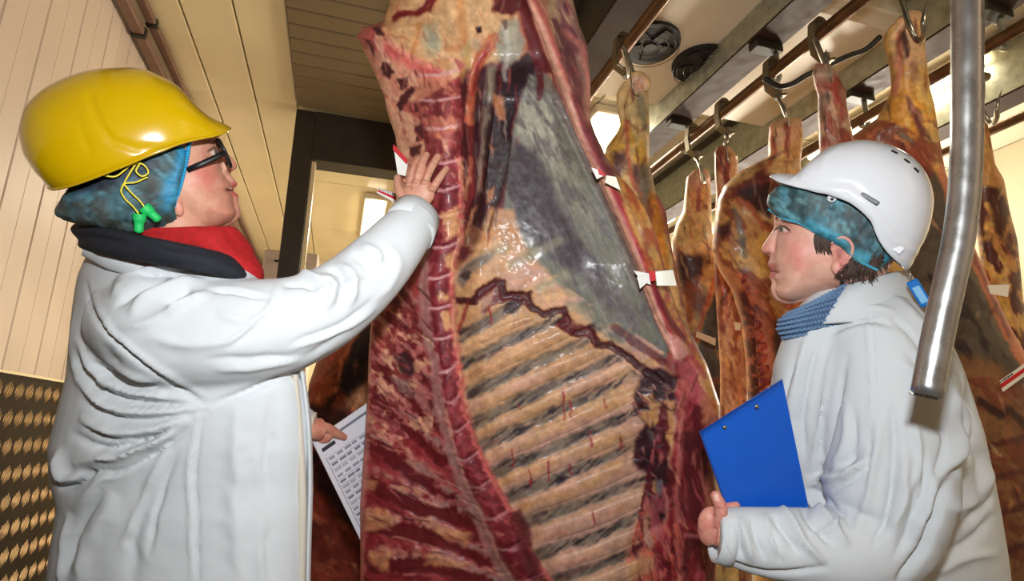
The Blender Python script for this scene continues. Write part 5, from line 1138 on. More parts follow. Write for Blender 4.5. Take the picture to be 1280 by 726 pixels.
def cuff(pa, pb, r0, r1, m, parent, name='cuff', n=40):
    """turned cuff: open ring with thickness between two points"""
    a, b = np.array(pa), np.array(pb); ax = nrm(b-a); u = nrm(np.cross(ax, [0, 0, 1])); v = np.cross(ax, u); V = []; F = []
    prof = [(0, r0*.98), (0, r0+.003), (.5, (r0+r1)/2+.003), (1, r1+.003), (1.02, r1+.001), (1.0, r1-.003), (.5, (r0+r1)/2-.003), (0, r0-.006)]
    for (t, r) in prof:
        for q in range(n):
            f = 2*math.pi*q/n; rr = r*(1+.02*math.sin(3*f)); V.append(a+(b-a)*t+rr*(u*math.cos(f)+v*math.sin(f)))
    for k in range(len(prof)-1):
        for q in range(n): F.append((k*n+q, k*n+(q+1) % n, (k+1)*n+(q+1) % n, (k+1)*n+q))
    return add(name, mesh_np(name, V, F), m, parent)
cuff(P(508, 291, 1.13), P(519, 271, 1.175), .052, .049, m_coat, woman)
cuff(P(377, 535, 1.335), P(391, 537, 1.34), .040, .037, mat('cream_shirt_cuff', (226, 220, 200), .8), woman)
# coat placket and collar
def ribbon(path, wd, m, parent, name, th=.004, lift=.0, ns=60, spread=None):
    """a flat band along (px, py, depth) with width in px"""
    q = smooth_path(np.array(path, float), ns); t = np.gradient(q[:, :2], axis=0); t /= np.linalg.norm(t, axis=1)[:, None]; nn = np.stack([-t[:, 1], t[:, 0]], -1)
    w_ = np.interp(np.linspace(0, 1, ns), np.linspace(0, 1, len(np.atleast_1d(wd))), np.atleast_1d(wd)) if np.ndim(wd) else np.full(ns, float(wd))
    U = np.linspace(-1, 1, 9); X = q[:, :1]+nn[:, :1]*w_[:, None]/2*U; Y = q[:, 1:2]+nn[:, 1:2]*w_[:, None]/2*U
    D = q[:, 2:3]-lift-th*2*(1-U**2)[None]; A = P(X, Y, D).reshape(-1, 3); B = P(X, Y, D+th).reshape(-1, 3); N = len(A); G = grid_faces(ns, 9, False)
    bd = list(range(9))+[r*9+8 for r in range(1, ns)]+[(ns-1)*9+c for c in range(7, -1, -1)]+[r*9 for r in range(ns-2, 0, -1)]
    E = np.array([(bd[i], bd[i]+N, bd[(i+1) % len(bd)]+N, bd[(i+1) % len(bd)]) for i in range(len(bd))])
    return add(name, mesh_np(name, np.vstack([A, B]), np.vstack([G, G[:, ::-1]+N, E])), m, parent)
ribbon([(368, 468, .975), (372, 520, .975), (376, 600, .975), (376, 680, .975), (374, 800, .975), (374, 960, .975)], [10, 14, 12, 10], m_coatin, woman, 'placket_lining')
ribbon([(377, 464, .99), (384, 520, .99), (387, 600, .99), (385, 680, .99), (383, 800, .99), (384, 980, .99)], [8, 9, 8, 8], m_coat, woman, 'placket', th=.006)
ribbon([(104, 312, .97), (130, 322, .945), (170, 336, .93), (200, 344, .93)], [14, 24, 22, 8], m_coat, woman, 'collar', th=.004)
# trousers and boots
def lower(cx, cy_, dx, dy, parent, fx, fy):
    for s in (-1, 1):
        x_, y_ = cx+dx*.1*s, cy_+dy*.1*s
        MB().tube([(x_, y_, .9), (x_, y_, .6), (x_, y_, .36), (x_, y_, .26)], [.105, .092, .078, .074], 20).put('trouser_leg', m_trous, parent, smooth=True)
        b = MB().tube([(x_, y_, .34), (x_, y_, .2), (x_, y_, .09), (x_, y_, .03)], [.07, .06, .058, .06], 20)
        b.ell((x_+fx*.07, y_+fy*.07, .045), (.14, .055, .045), np.stack([np.array([fx, fy, 0]), np.array([-fy, fx, 0]), np.array([0, 0, 1.])], 1)); b.put('boot', m_boot, parent, smooth=True)
lower(cL[0], cL[1], dirL[0], dirL[1], woman, dirL[1], -dirL[0])
# scarf: navy and red folded layers round the neck
def neckband(H, pts, wmax, m, parent, name, nk=70, nj=26, e=.8, thick=.008, wob=.002, seed=0):
    T = smooth_path(H.to2([p[0] for p in pts]), nk); B = smooth_path(H.to2([p[1] for p in pts]), nk)
    V = []; J = np.linspace(-1, 1, 2*nj+1)
    be = J*math.pi*.98; t = np.linspace(0, 1, nk)
    return T, B
def relief(H, poly, wfun, m, parent, name, th=.02, step=.0028, vcol=None, rnd=.012):
    """cloth layer lying on the near and the far side of the neck: outline in px, lateral height from wfun"""
    p2 = H.to2(poly); lo, hi = p2.min(0), p2.max(0); nx, ny = int((hi[0]-lo[0])/step)+2, int((hi[1]-lo[1])/step)+2
    X, Y = np.meshgrid(np.linspace(lo[0], hi[0], nx), np.linspace(lo[1], hi[1], ny)); d = sdist(X.ravel(), Y.ravel(), [tuple(q) for q in p2]).reshape(X.shape)
    return X, Y, d
def ringscarf(rings, m, parent, name, folds=(), n=60, seed=0, amp=.003):
    """rings: (l px, l y, r px, r y, depth, half thickness) tilted rings stacked as a soft band"""
    V = []; F = []
    for k, (lx, ly, rx, ry, d, b) in enumerate(rings):
        A, B = P(lx, ly, d), P(rx, ry, d); c = (A+B)/2; a = (B-A)/2; w = nrm(c-CAM)
        for q in range(n):
            t = 2*math.pi*q/n; r = 1+amp/.08*(fbm(np.array([q/5.]), np.array([k/1.5]), seed, 2)[0]-.5)*2
            V.append(c+(a*math.cos(t)+w*b*math.sin(t))*r)
    for k in range(len(rings)-1):
        for q in range(n): F.append((k*n+q, k*n+(q+1) % n, (k+1)*n+(q+1) % n, (k+1)*n+q))
    o = add(name, mesh_np(name, V, F), m, parent)
    s = o.modifiers.new('thick', 'SOLIDIFY'); s.thickness = .007; s.offset = 0
    s = o.modifiers.new('sub', 'SUBSURF'); s.levels = 1; s.render_levels = 1; return o
ringscarf([(128, 288, 256, 294, 1.0, .073), (118, 286, 272, 284, 1.0, .082), (112, 289, 288, 284, 1.005, .09), (110, 292, 296, 292, 1.01, .088), (108, 298, 306, 306, 1.02, .100), (108, 302, 314, 320, 1.025, .096), (110, 308, 322, 336, 1.03, .108), (118, 314, 326, 352, 1.04, .108)], m_scarf_r, woman, 'red_scarf', seed=4, amp=.010)
ringscarf([(106, 280, 250, 310, .985, .096), (98, 283, 262, 314, .985, .108), (97, 288, 276, 317, .985, .112), (98, 293, 288, 322, .985, .108), (100, 298, 298, 328, .985, .118), (102, 304, 304, 335, .985, .122), (106, 309, 306, 343, .985, .124), (112, 314, 300, 350, .99, .112)], m_navy, woman, 'navy_scarf', seed=8, amp=.010)
# hair net over hair
top = [(222, 284), (206, 290), (180, 291), (150, 290), (118, 284), (90, 278), (71, 268), (72, 256), (84, 240), (100, 215), (120, 180), (150, 150), (185, 135), (215, 140), (234, 160), (238, 178)]
bot = [(222, 280), (222, 276), (221, 272), (220, 268), (219, 264), (218, 260), (218, 255), (219, 250), (220, 244), (222, 236), (224, 226), (226, 216), (229, 206), (231, 196), (234, 186), (236, 180)]
def net(H, outline, edge, wmax, parent, seed, base, dark, ops=(), hair=(70, 56, 44)):
    V, F = dome(H, outline, edge, wmax, 120, 40, p=2.6, e=.8)
    # wrinkles
    px, py, z = proj(V); k = (fbm(px/9, py/9, seed, 3)-.5)*.004+(fbm(px/22, py/22, seed+2, 3)-.5)*.010
    ctr = H.C; N = nrm(V-ctr); V = V+N*k[:, None]
    p = Paint(px, py, base, seed); p.dots(dark, 16, .46, .8, .4, 1.6, soft=.12); p.dots((120, 190, 210), 7, .6, .45, .8, 3); p.dots(hair, 12, .56, .5, 1.2, 2)
    for op in ops: op(p)
    o = add('hair_net', mesh_np('hair_net', V, F, p.c), m_net, parent); s = o.modifiers.new('t', 'SOLIDIFY'); s.thickness = .0015; s.offset = -1
    return o
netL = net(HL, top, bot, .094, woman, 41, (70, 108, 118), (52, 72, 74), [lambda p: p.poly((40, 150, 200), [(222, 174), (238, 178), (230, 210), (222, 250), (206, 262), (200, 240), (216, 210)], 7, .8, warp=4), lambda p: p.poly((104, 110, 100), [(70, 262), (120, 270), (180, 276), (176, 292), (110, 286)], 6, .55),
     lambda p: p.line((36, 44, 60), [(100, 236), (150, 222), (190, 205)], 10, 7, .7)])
b = MB()
for k in range(26):                       # ruffled elastic edge
    f = k/25; q = smooth_path(np.array([(236, 180), (233, 200), (227, 226), (219, 252), (218, 256)], float), 26)[k]
    b.ell(HL.world(HL.to2([(q[0]-1.5, q[1])]), [.076])[0], (.0038, .0028, .0045), np.stack([HL.a, HL.b, HL.n], 1), 8, 6)
add('elastic_edge', b.mesh('elastic_edge', True), mat('bright_blue_net_edge', (46, 158, 206), .6), netL)
# helmet
top = [(60, 232), (54, 221), (44, 211), (37, 200), (31, 190), (28, 178), (26, 165), (28, 150), (35, 132), (44, 122), (56, 112), (70, 104), (86, 97), (104, 91), (124, 87), (146, 86), (166, 86), (184, 89), (200, 96), (214, 103), (226, 113), (238, 126), (250, 138), (262, 147), (275, 153), (287, 159)]
bot = [(62, 233), (70, 235), (80, 234), (90, 232), (104, 228), (124, 221), (145, 213), (165, 205), (186, 196), (207, 188), (222, 182), (236, 178), (250, 175), (264, 172), (276, 168), (287, 160)]
V, F = dome(HL, top, bot, .118, 130, 44, p=2.4, e=.86)
px, py, z = proj(V); N = nrm(V-HL.C); near = (V-HL.C)@HL.n
d1, _ = dist_line(px, py, [(120, 150), (112, 120), (116, 132), (128, 160), (140, 176), (170, 186), (214, 188), (250, 178)]); d2, _ = dist_line(px, py, [(60, 120), (96, 150), (112, 190), (96, 222)])
V = V+N*(-.0022*np.exp(-(d1/5)**2)-.0012*np.exp(-(d2/5)**2))[:, None]
helm = add('yellow_helmet', mesh_np('yellow_helmet', V, F), m_yellow, woman)
s = helm.modifiers.new('t', 'SOLIDIFY'); s.thickness = .0035; s.offset = -1
def rim(H, pts, wk, m, parent, name, r=.0022):
    q = smooth_path(H.to2(pts), 120); t = np.linspace(-1, 1, 120)
    for sgn in (1, -1):
        W = sgn*wk*(1-np.abs(t)**2.4)**(1/2.4); MB().tube(H.world(q, W), r, 8).put(name, m, parent, smooth=True)
rim(HL, bot, .118, m_yellow, helm, 'rim_bead')
# glasses
gl = empty('glasses', HL.C, None); gl.parent = woman; gl.location = Vector([float(q) for q in (HL.C-ORG[woman])]); ORG[gl] = HL.C
def hw(x, y, w_): return HL.world(HL.to2([(x, y)]), [w_])[0]
for sg in (1, -1):
    MB().tube([hw(232, 212, .077*sg), hw(250, 204, .078*sg), hw(268, 196, .074*sg), hw(277, 191, .068*sg)], .0034, 8, sq=1.5).put('temple_arm', m_black, gl, smooth=True)
    c0, c1 = np.array([270, 176.]), np.array([285, 208.]); L = []
    for a in np.linspace(0, 2*math.pi, 25):
        f = .5-.5*math.cos(a)*1.0; f = np.clip(f, 0, 1); ww = .037+.030*math.copysign(abs(math.sin(a))**.6, math.sin(a)); q = c0+(c1-c0)*f; L.append(hw(q[0], q[1], ww*sg))
    MB().tube(L, .0033, 8, cap=False, sq=1.2).put('rim', m_black, gl, smooth=True)
MB().tube([hw(277, 188, .010), hw(279, 187, 0), hw(277, 188, -.010)], .003, 8).put('bridge', m_black, gl, smooth=True)
# ear plugs on a yellow cord, hanging over the net
m_cord = mat('yellow_cord', (226, 206, 50), .5); m_plug = mat('green_foam', (22, 186, 92), .6, noise=(80, .1), bump=(200, .3, .001))
def onnet(x, y, k=.094): return HL.world(HL.to2([(x, y)]), [k])[0]
ep = empty('ear_plugs', onnet(178, 262, .1), 'green foam ear plugs on a yellow cord over the teal hair net', 'ear plugs')
def cordp(pts, w_=.099): q = smooth_path(np.array(pts, float), 60); return np.array([onnet(x, y, w_) for x, y in q])
MB().tube(cordp([(177, 198), (168, 212), (160, 226), (156, 236), (160, 244), (170, 254), (176, 262)]), .0013, 8).put('cord', m_cord, ep, smooth=True)
MB().tube(cordp([(136, 218), (150, 219), (160, 212), (172, 203), (184, 208), (187, 215), (180, 219), (173, 213), (177, 204), (168, 206)]), .0013, 8).put('cord', m_cord, ep, smooth=True)
MB().tube(cordp([(186, 220), (172, 226), (160, 228), (166, 236), (178, 248), (184, 256)]), .0013, 8).put('cord', m_cord, ep, smooth=True)
for (x0, y0, x1, y1) in ((177, 262, 176, 284), (182, 254, 200, 270)):
    a, c = onnet(x0, y0, .100), onnet(x1, y1, .102); MB().tube(smooth_path([a, a*.6+c*.4, a*.35+c*.65, c], 20), np.interp(np.linspace(0, 1, 20), [0, .3, .5, .9, 1], [.0098, .0095, .0068, .0066, .003]), 14).put('plug', m_plug, ep, smooth=True)
# printed sheet in a glossy sleeve
m_paper = mat('glossy_paper', None, .18, vcol=True, coat=.3)
mk = [((120, 126, 140), .12, .05, .75, .07), ((60, 60, 66), .05, .10, .22, .13)]
for r in range(14):
    for c in range(9):
        u = .08+.1*c; v = .2+.052*r; mk.append((((150, 154, 168), (176, 180, 190), (128, 132, 146))[(r*5+c*3) % 3], u, v, u+.062+.012*((r+c) % 3), v+.022))
for r in range(15): mk.append(((170, 174, 184), .05, .188+.052*r, .97, .193+.052*r))
mk.append(((120, 124, 136), .05, .18, .06, .93))
t = empty('printed_sheet', P(420, 580, 1.37), 'printed table on a sheet held low beside the carcass', 'paper')
chip('sheet', [(390, 551), (480, 489), (541, 622), (455, 684)], 1.372, (226, 228, 236), m_paper, t, marks=mk, nu=150, nv=190, dd=[1.365, 1.54, 1.57, 1.42]); 

# ================================================================== RIGHT WOMAN
DR = 1.16
HR = Head(1040, 290, DR)
wom2 = empty('person', np.array([P(1100, 700, 1.27)[0], P(1100, 700, 1.27)[1], 0.0]), 'person in white helmet and white coat holding a blue clipboard', 'person')
outer = [(975, 248), (970, 262), (968, 272), (967, 279), (968, 284), (965, 290), (959, 298), (953, 307), (951, 312), (954, 317), (961, 319), (963, 322), (960, 328), (959, 332), (963, 336), (964, 339), (963, 342), (961, 346), (964, 351), (965, 354), (963, 360), (965, 369), (971, 376), (981, 380), (992, 380), (1006, 376), (1020, 370), (1036, 366),
         (1060, 362), (1086, 356), (1110, 340), (1124, 312), (1128, 280), (1122, 248), (1106, 222), (1080, 206), (1048, 200), (1015, 206), (990, 224)]
inner = [(981, 248), (976, 262), (973, 272), (972, 280), (972, 288), (971, 296), (970, 304), (969, 312), (968, 320), (966, 328), (968, 334), (969, 340), (967, 346), (970, 351), (971, 355), (969, 361), (971, 368), (976, 373), (984, 376), (993, 376), (1006, 372), (1020, 366), (1036, 362),
         (1060, 358), (1084, 352), (1106, 337), (1120, 311), (1124, 280), (1118, 250), (1103, 226), (1078, 210), (1048, 204), (1016, 210), (993, 227)]
feats = [(982, 287, 10, 7, -.007), (998, 316, 14, 12, .005), (984, 300, 8, 6, .002), (968, 340, 6, 3, -.003), (965, 313, 5, 4, .003), (1020, 356, 18, 8, .002), (986, 272, 10, 4, .003), (982, 284, 5, 3, .003)]
hv, hf = head_mesh(HR, outer, inner, .074, feats, R=.078)
Rm = np.stack([HR.a, HR.b, HR.n], 1)
def hr(x, y, w_): return HR.world(HR.to2([(x, y)]), [w_])[0]
ear = [blob(hr(1051, 315, .074), (.0165, .024, .0075), Rm), blob(hr(1045, 332, .074), (.009, .011, .006), Rm)]
helix = smooth_path([hr(1039, 314, .074), hr(1040, 303, .081), hr(1048, 297, .086), hr(1058, 298, .088), (hr(1064, 306, .087)), hr(1062, 318, .084), hr(1056, 328, .080), hr(1048, 336, .076), hr(1043, 338, .074)], 40)
ear.append(to_world_tube(helix, np.interp(np.linspace(0, 1, 40), [0, .3, .7, 1], [.002, .0034, .0034, .0048]), 10))
ear.append(to_world_tube(smooth_path([hr(1045, 312, .078), hr(1053, 308, .081), hr(1056, 316, .081), hr(1050, 326, .079)], 20), .0024, 8))
neck = limb([(1040, 325, DR+.02, .052), (1040, 360, DR+.04, .055), (1048, 390, DR+.07, .07), (1060, 430, DR+.1, .08)], 28, 20)
V, F = merge([(hv, hf), neck]+ear); me = evalmesh(V, F, .0021, 2)
def faceR(p):
    p.dots((206, 140, 124), 24, .52, .4); p.poly((214, 120, 112), [(984, 306), (1006, 300), (1014, 318), (1002, 336), (984, 330)], 14, .5)
    p.poly((206, 128, 114), [(950, 306), (962, 306), (964, 318), (952, 317)], 5, .45); p.poly((176, 90, 88), [(958, 328), (966, 330), (971, 337), (961, 339)], 1.8, .75, warp=1); p.poly((182, 90, 90), [(960, 341), (971, 340), (968, 348), (962, 348)], 1.8, .75, warp=1)
    p.line((96, 44, 44), [(961, 339.5), (967, 339), (973, 340)], 1.6, 1, .9, warp=0); p.line((140, 84, 74), [(957, 317), (962, 317)], 2, 1.5, .7, warp=0)
    p.poly((226, 220, 214), [(972, 286), (977, 283), (985, 288), (976, 290)], 1.2, .9, warp=0); p.poly((52, 48, 50), [(973, 284), (978, 283.5), (979, 290), (974, 289.5)], 1, .95, warp=0)
    p.line((58, 38, 34), [(971, 286), (975, 282), (981, 283), (987, 288)], 1.7, 1, .95, warp=0); p.line((180, 122, 110), [(971, 281), (979, 278), (989, 283)], 1.6, 1.6, .7, warp=0); p.line((176, 112, 104), [(974, 291), (982, 292), (988, 290)], 1.5, 2, .55, warp=0)
    p.line((62, 40, 32), [(971, 285), (967, 288)], 1.3, .8, .9, warp=0)
    p.poly((172, 120, 100), [(972, 272), (990, 270), (1000, 275), (986, 274), (974, 276)], 2, .45, warp=1); p.line((190, 128, 116), [(966, 318), (971, 328), (972, 338)], 2, 3, .4, warp=1)
    p.dots((84, 52, 40), 6, .52, .85, 1.0, 3, seed=4, sub=p.where([(1016, 284), (1044, 290), (1040, 304), (1034, 322), (1028, 306), (1018, 296)])); p.dots((62, 42, 36), 6, .42, .95, 1.0, 3, seed=5, sub=p.where([(1046, 340), (1070, 316), (1110, 320), (1110, 372), (1060, 372), (1050, 356)]))
    p.poly((206, 110, 104), [(1040, 298), (1064, 298), (1062, 326), (1046, 340)], 4, .45); p.poly((150, 72, 66), [(1046, 312), (1053, 311), (1052, 323), (1046, 324)], 2.5, .7, warp=1); p.line((228, 170, 150), [(1041, 303), (1049, 298), (1060, 300), (1063, 310)], 2, 1.5, .6, warp=0)
partsR = [shade(me, (220, 170, 148), [faceR], 51)]
# hand under the clipboard, thumb up
DC = 1.06
g = lambda x, y, o=0.0: P(x, y, DC+o)
ph = [to_world_tube([g(925, 668, .0), g(905, 664, .004), (g(893, 662, .006))], [.030, .029, .028], 20), blob(g(890, 655, .008), (.027, .034, .018), np.stack([RT, UP, -FW], 1)), blob(g(884, 662, .012), (.018, .03, .018), np.stack([RT, UP, -FW], 1)),
      finger([g(898, 655, -.004), g(901, 643, -.012), g(900, 631, -.014), g(895, 620, -.010)], [.0145, .0130, .0125, .0105])]
for q in range(4): ph.append(finger([g(884+2*q, 650+8*q, .016), g(890+2*q, 640+8*q, .030), g(904, 634+9*q, .036), g(920, 632+10*q, .034)], [.0115, .0105, .0095, .0085]))
V, F = merge(ph); me = evalmesh(V, F, .0018, 4)
def handr(p): p.dots((196, 116, 104), 9, .5, .5); p.poly((232, 190, 176), [(892, 617), (898, 617), (899, 626), (893, 626)], 1.3, .8, warp=0); p.line((172, 100, 88), [(896, 634), (904, 635)], 1.5, 1.5, .5, warp=0)
partsR.append(shade(me, (216, 150, 130), [handr], 53))
ringsR = [(1052, 1118, 345, 1.24, .07), (1022, 1142, 362, 1.25, .12), (1000, 1164, 388, 1.26, .165), (982, 1184, 420, 1.27, .19), (968, 1202, 460, 1.27, .2), (966, 1216, 500, 1.27, .2), (972, 1228, 540, 1.27, .2), (980, 1240, 590, 1.27, .2), (984, 1250, 640, 1.27, .2), (984, 1258, 690, 1.27, .205), (980, 1264, 740, 1.27, .21), (976, 1276, 820, 1.27, .22), (968, 1290, 920, 1.27, .225), (962, 1300, 1010, 1.27, .225)]
armR = [(1096, 392, 1.17, .075), (1100, 430, 1.13, .100), (1106, 490, 1.10, .108), (1110, 560, 1.08, .112), (1108, 620, 1.06, .108), (1094, 668, 1.045, .094), (1050, 688, 1.035, .078), (1000, 682, 1.04, .068), (950, 676, 1.05, .061), (912, 670, 1.055, .052), (898, 668, 1.06, .046)]
farR = [(1030, 430, 1.42, .08), (1000, 520, 1.42, .075), (985, 580, 1.40, .07), (950, 590, 1.30, .05)]
cR = P(1130, 900, 1.27); dirR = nrm(np.array([cR[0], cR[1], 0]))
me = skin_tube_core([ring_tube(core_shrink(ringsR[:-1], .84), 28), limb(sk(armR, .55), 14, 26), limb(sk(farR, .6), 14, 20)]+legs(cR[0], cR[1], dirR[0], dirR[1]), .011)
partsR.append(shade(me, (216, 160, 136), [], 56))
V, F, C = joinm(partsR); add('body', mesh_np('body', V, F, C), m_skin, wom2)
V, F = merge([ring_tube(ringsR, 44), limb(armR, 30, 60), limb(farR, 20, 30)])
me = evalmesh(V, F, .0056, 10)
S = [([(1208, 470), (1218, 520), (1208, 568), (1188, 600)], 7, -.016), ([(1186, 470), (1200, 530), (1192, 574), (1176, 596)], 10, .012), ([(1188, 598), (1172, 640), (1152, 690), (1122, 730)], 7, -.016), ([(1174, 590), (1160, 630), (1142, 676)], 8, .007),
     ([(1084, 360), (1086, 420), (1090, 480), (1088, 560)], 3, .003), ([(1102, 520), (1090, 600), (1070, 670)], 8, .006), ([(1116, 500), (1118, 580), (1104, 660)], 7, -.006), ([(1132, 560), (1130, 620), (1112, 680)], 9, .007), ([(1146, 600), (1140, 650), (1118, 700)], 6, -.006),
     ([(1000, 612), (1020, 634), (1050, 668), (1062, 682)], 6, .011), ([(998, 624), (1012, 650), (1044, 682)], 5, -.011), ([(1008, 606), (1040, 630), (1070, 660)], 5, -.008), ([(975, 628), (990, 650), (1010, 684), (1030, 706)], 6, .010), ([(966, 642), (980, 664), (1000, 694)], 5, -.009), ([(955, 640), (962, 668), (980, 700)], 5, .007),
     ([(1002, 614), (1020, 600), (1060, 590), (1084, 576)], 7, .008), ([(1010, 596), (1050, 580), (1080, 560)], 7, -.006), ([(940, 645), (944, 672), (958, 700)], 4, -.006), ([(925, 645), (932, 672), (940, 704)], 5, .006), ([(914, 648), (918, 672), (926, 700)], 4, -.005), ([(905, 648), (908, 672), (916, 698)], 4, .004), ([(888, 690), (930, 710), (980, 716), (1040, 708)], 4, -.006),
     ([(1020, 400), (1000, 450), (990, 520), (996, 590)], 6, .006), ([(1030, 410), (1014, 460), (1004, 520), (1006, 580)], 5, -.006), ([(1044, 430), (1030, 480), (1016, 560)], 8, .005), ([(1060, 440), (1046, 500), (1026, 580)], 6, -.005), ([(1000, 440), (984, 480), (980, 540)], 4, -.006), ([(1020, 390), (1050, 372), (1084, 366), (1110, 372)], 6, .005), ([(1030, 410), (1060, 396), (1100, 396)], 5, -.004), ([(1036, 426), (1070, 412), (1110, 412)], 6, .004),
     ([(1110, 370), (1140, 390), (1170, 430), (1190, 470)], 8, .005), ([(1112, 392), (1140, 420), (1160, 450)], 6, -.004), ([(1120, 450), (1146, 470), (1166, 500)], 5, .005), ([(1130, 440), (1156, 462), (1176, 490)], 4, -.004), ([(1220, 500), (1236, 570), (1240, 640)], 8, .006), ([(1190, 640), (1220, 620), (1240, 580)], 12, .008), ([(1176, 690), (1210, 680), (1244, 640)], 8, -.006), ([(1216, 540), (1224, 600), (1214, 660)], 9, -.006), ([(1160, 720), (1200, 700), (1250, 690)], 9, .005), ([(1060, 500), (1054, 560), (1030, 600)], 6, .005), ([(1068, 510), (1066, 560), (1046, 606)], 5, -.005)]
for pts in ([(1086, 358), (1090, 420), (1092, 480), (1088, 560), (1080, 640)], [(1110, 352), (1160, 400), (1196, 460), (1212, 520)]): S += [(pts, 3.2, -.0022), ([(x_+4, y_) for x_, y_ in pts], 3.2, .0018)]
S += [([(1040, 460), (1028, 520), (1012, 590)], 4, .006), ([(1052, 470), (1040, 530), (1020, 600)], 3, -.005), ([(1090, 566), (1060, 590), (1030, 602)], 4, .006), ([(1090, 578), (1056, 604), (1030, 616)], 3, -.006), ([(1120, 590), (1110, 640), (1092, 686)], 4, -.006), ([(1140, 520), (1150, 570), (1140, 620)], 5, .005), ([(1152, 560), (1158, 600), (1144, 650)], 4, -.006), ([(1172, 520), (1180, 560), (1168, 600)], 4, -.005),
      ([(1230, 520), (1240, 580), (1236, 640)], 5, -.005), ([(1200, 660), (1226, 640), (1244, 610)], 6, -.006), ([(1040, 400), (1080, 384), (1120, 388)], 4, .004), ([(1044, 416), (1084, 402), (1124, 408)], 4, -.004), ([(990, 470), (984, 520), (988, 580)], 3, .005), ([(1060, 640), (1040, 660), (1010, 668)], 4, .006), ([(950, 650), (970, 676), (976, 704)], 3, -.006), ([(920, 650), (924, 676), (930, 704)], 3, -.005)]
sculpt(me, S, noise=.0014, nsc=44, seed=6)
add('coat', me, m_coat, wom2)
cuff(P(912, 672, 1.057), P(894, 668, 1.06), .050, .047, m_coat, wom2)
o = ringscarf([(1052, 355, 1130, 337, 1.20, .092), (1044, 360, 1136, 343, 1.205, .112), (1030, 370, 1148, 356, 1.21, .135), (1012, 388, 1160, 376, 1.225, .158), (998, 408, 1172, 398, 1.24, .175)], m_coat, wom2, 'collar', seed=6, amp=.001)

ribbon([(1002, 408, 1.20), (982, 436, 1.22), (970, 466, 1.23), (967, 520, 1.23)], [8, 8, 8], m_coat, wom2, 'placket', th=.005)
lower(cR[0], cR[1], dirR[0], dirR[1], wom2, -dirR[1], dirR[0])
# knitted snood with raised stitches
o = ringscarf([(1000, 386, 1064, 352, 1.17, .060), (986, 391, 1074, 360, 1.175, .068), (976, 400, 1084, 374, 1.18, .074), (974, 411, 1090, 390, 1.19, .078), (980, 422, 1092, 404, 1.2, .078)], m_knit, wom2, 'knitted_snood', seed=3, amp=.002)
b = MB()
for r in range(9):
    for c in range(46):
        a = math.pi*(1.02+.96*(c+.5*(r % 2))/46)+math.pi*0
        f = r/8; lx, ly, rx, ry, d, bb = [np.interp(f, [0, .25, .5, .75, 1], [q[i] for q in [(1000, 386, 1064, 352, 1.17, .060), (986, 391, 1074, 360, 1.175, .068), (976, 400, 1084, 374, 1.18, .074), (974, 411, 1090, 390, 1.19, .078), (980, 422, 1092, 404, 1.2, .078)]]) for i in range(6)]
        A, B = P(lx, ly, d), P(rx, ry, d); cc = (A+B)/2; aa = (B-A)/2; w_ = nrm(cc-CAM)
        pt = cc+(aa*math.cos(a)+w_*bb*math.sin(a))*1.01; tg = nrm(-aa*math.sin(a)+w_*bb*math.cos(a)); nn = nrm(aa*math.cos(a)/np.dot(aa, aa)**.5+w_*math.sin(a)); up_ = np.cross(tg, nn)
        b.ell(pt+nn*.004, (.0030, .0046, .0026), np.stack([nrm(tg+up_*.5*(1 if c % 2 else -1)), np.cross(nn, nrm(tg+up_*.5*(1 if c % 2 else -1))), nn], 1), 6, 4)
st_ = add('knit_stitches', b.mesh('knit_stitches', True), mat('pale_blue_yarn', (104, 134, 168), .85), o); tag(st_, kind='stuff')
# hair at the nape and temple
b = MB(); rs = random.Random(4)
for k in range(150):
    x = rs.uniform(1046, 1090); y = rs.uniform(318, 340); x2 = x+rs.uniform(-6, 6); y2 = y+rs.uniform(5, 11)
    b.tube(smooth_path([hr(x+12, y-14, .070), hr(x, y, .077), hr(x2, y2, .072)], 8), [.0015]*7+[.0006], 5)
for k in range(44):
    x = rs.uniform(1016, 1036); b.tube(smooth_path([hr(x+6, 286, .072), hr(x+2, 298, .0765), hr(x+6+rs.uniform(-4, 4), 308+rs.uniform(0, 10), .0765)], 8), [.0011]*7+[.0004], 5)
V = np.array(b.v); add('hair', mesh_np('hair', V, [tuple(f) for f in b.f], np.tile([(66, 44, 34)], (len(V), 1))), m_hair, wom2)
top = [(962, 262), (959, 253), (962, 243), (972, 234), (984, 228), (1000, 215), (1030, 196), (1062, 190), (1095, 198), (1118, 220), (1130, 250), (1132, 285), (1126, 310), (1112, 326)]
bot = [(964, 263), (970, 269), (980, 273), (992, 277), (1002, 280), (1012, 284), (1022, 291), (1034, 298), (1046, 304), (1058, 314), (1068, 322), (1080, 330), (1096, 334), (1110, 328)]
netR = net(HR, top, bot, .088, wom2, 47, (58, 112, 124), (44, 62, 66), [lambda p: p.poly((60, 170, 200), [(1008, 276), (1040, 288), (1080, 318), (1112, 322), (1108, 336), (1084, 334), (1046, 306), (1010, 286)], 5, .75, warp=3), lambda p: p.dots((120, 180, 186), 7, .58, .5, .5, 2.5, seed=8)])
b = MB()
for k in range(40):
    q = smooth_path(np.array([(964, 263), (980, 273), (1002, 280), (1022, 291), (1046, 304), (1068, 322), (1092, 334)], float), 40)[k]
    b.ell(hr(q[0], q[1], .0785 if k > 8 else .04+.005*k), (.004, .0026, .0036), Rm, 8, 6)
add('elastic_edge', b.mesh('elastic_edge', True), mat('pale_blue_net_edge', (70, 160, 186), .6), netR)
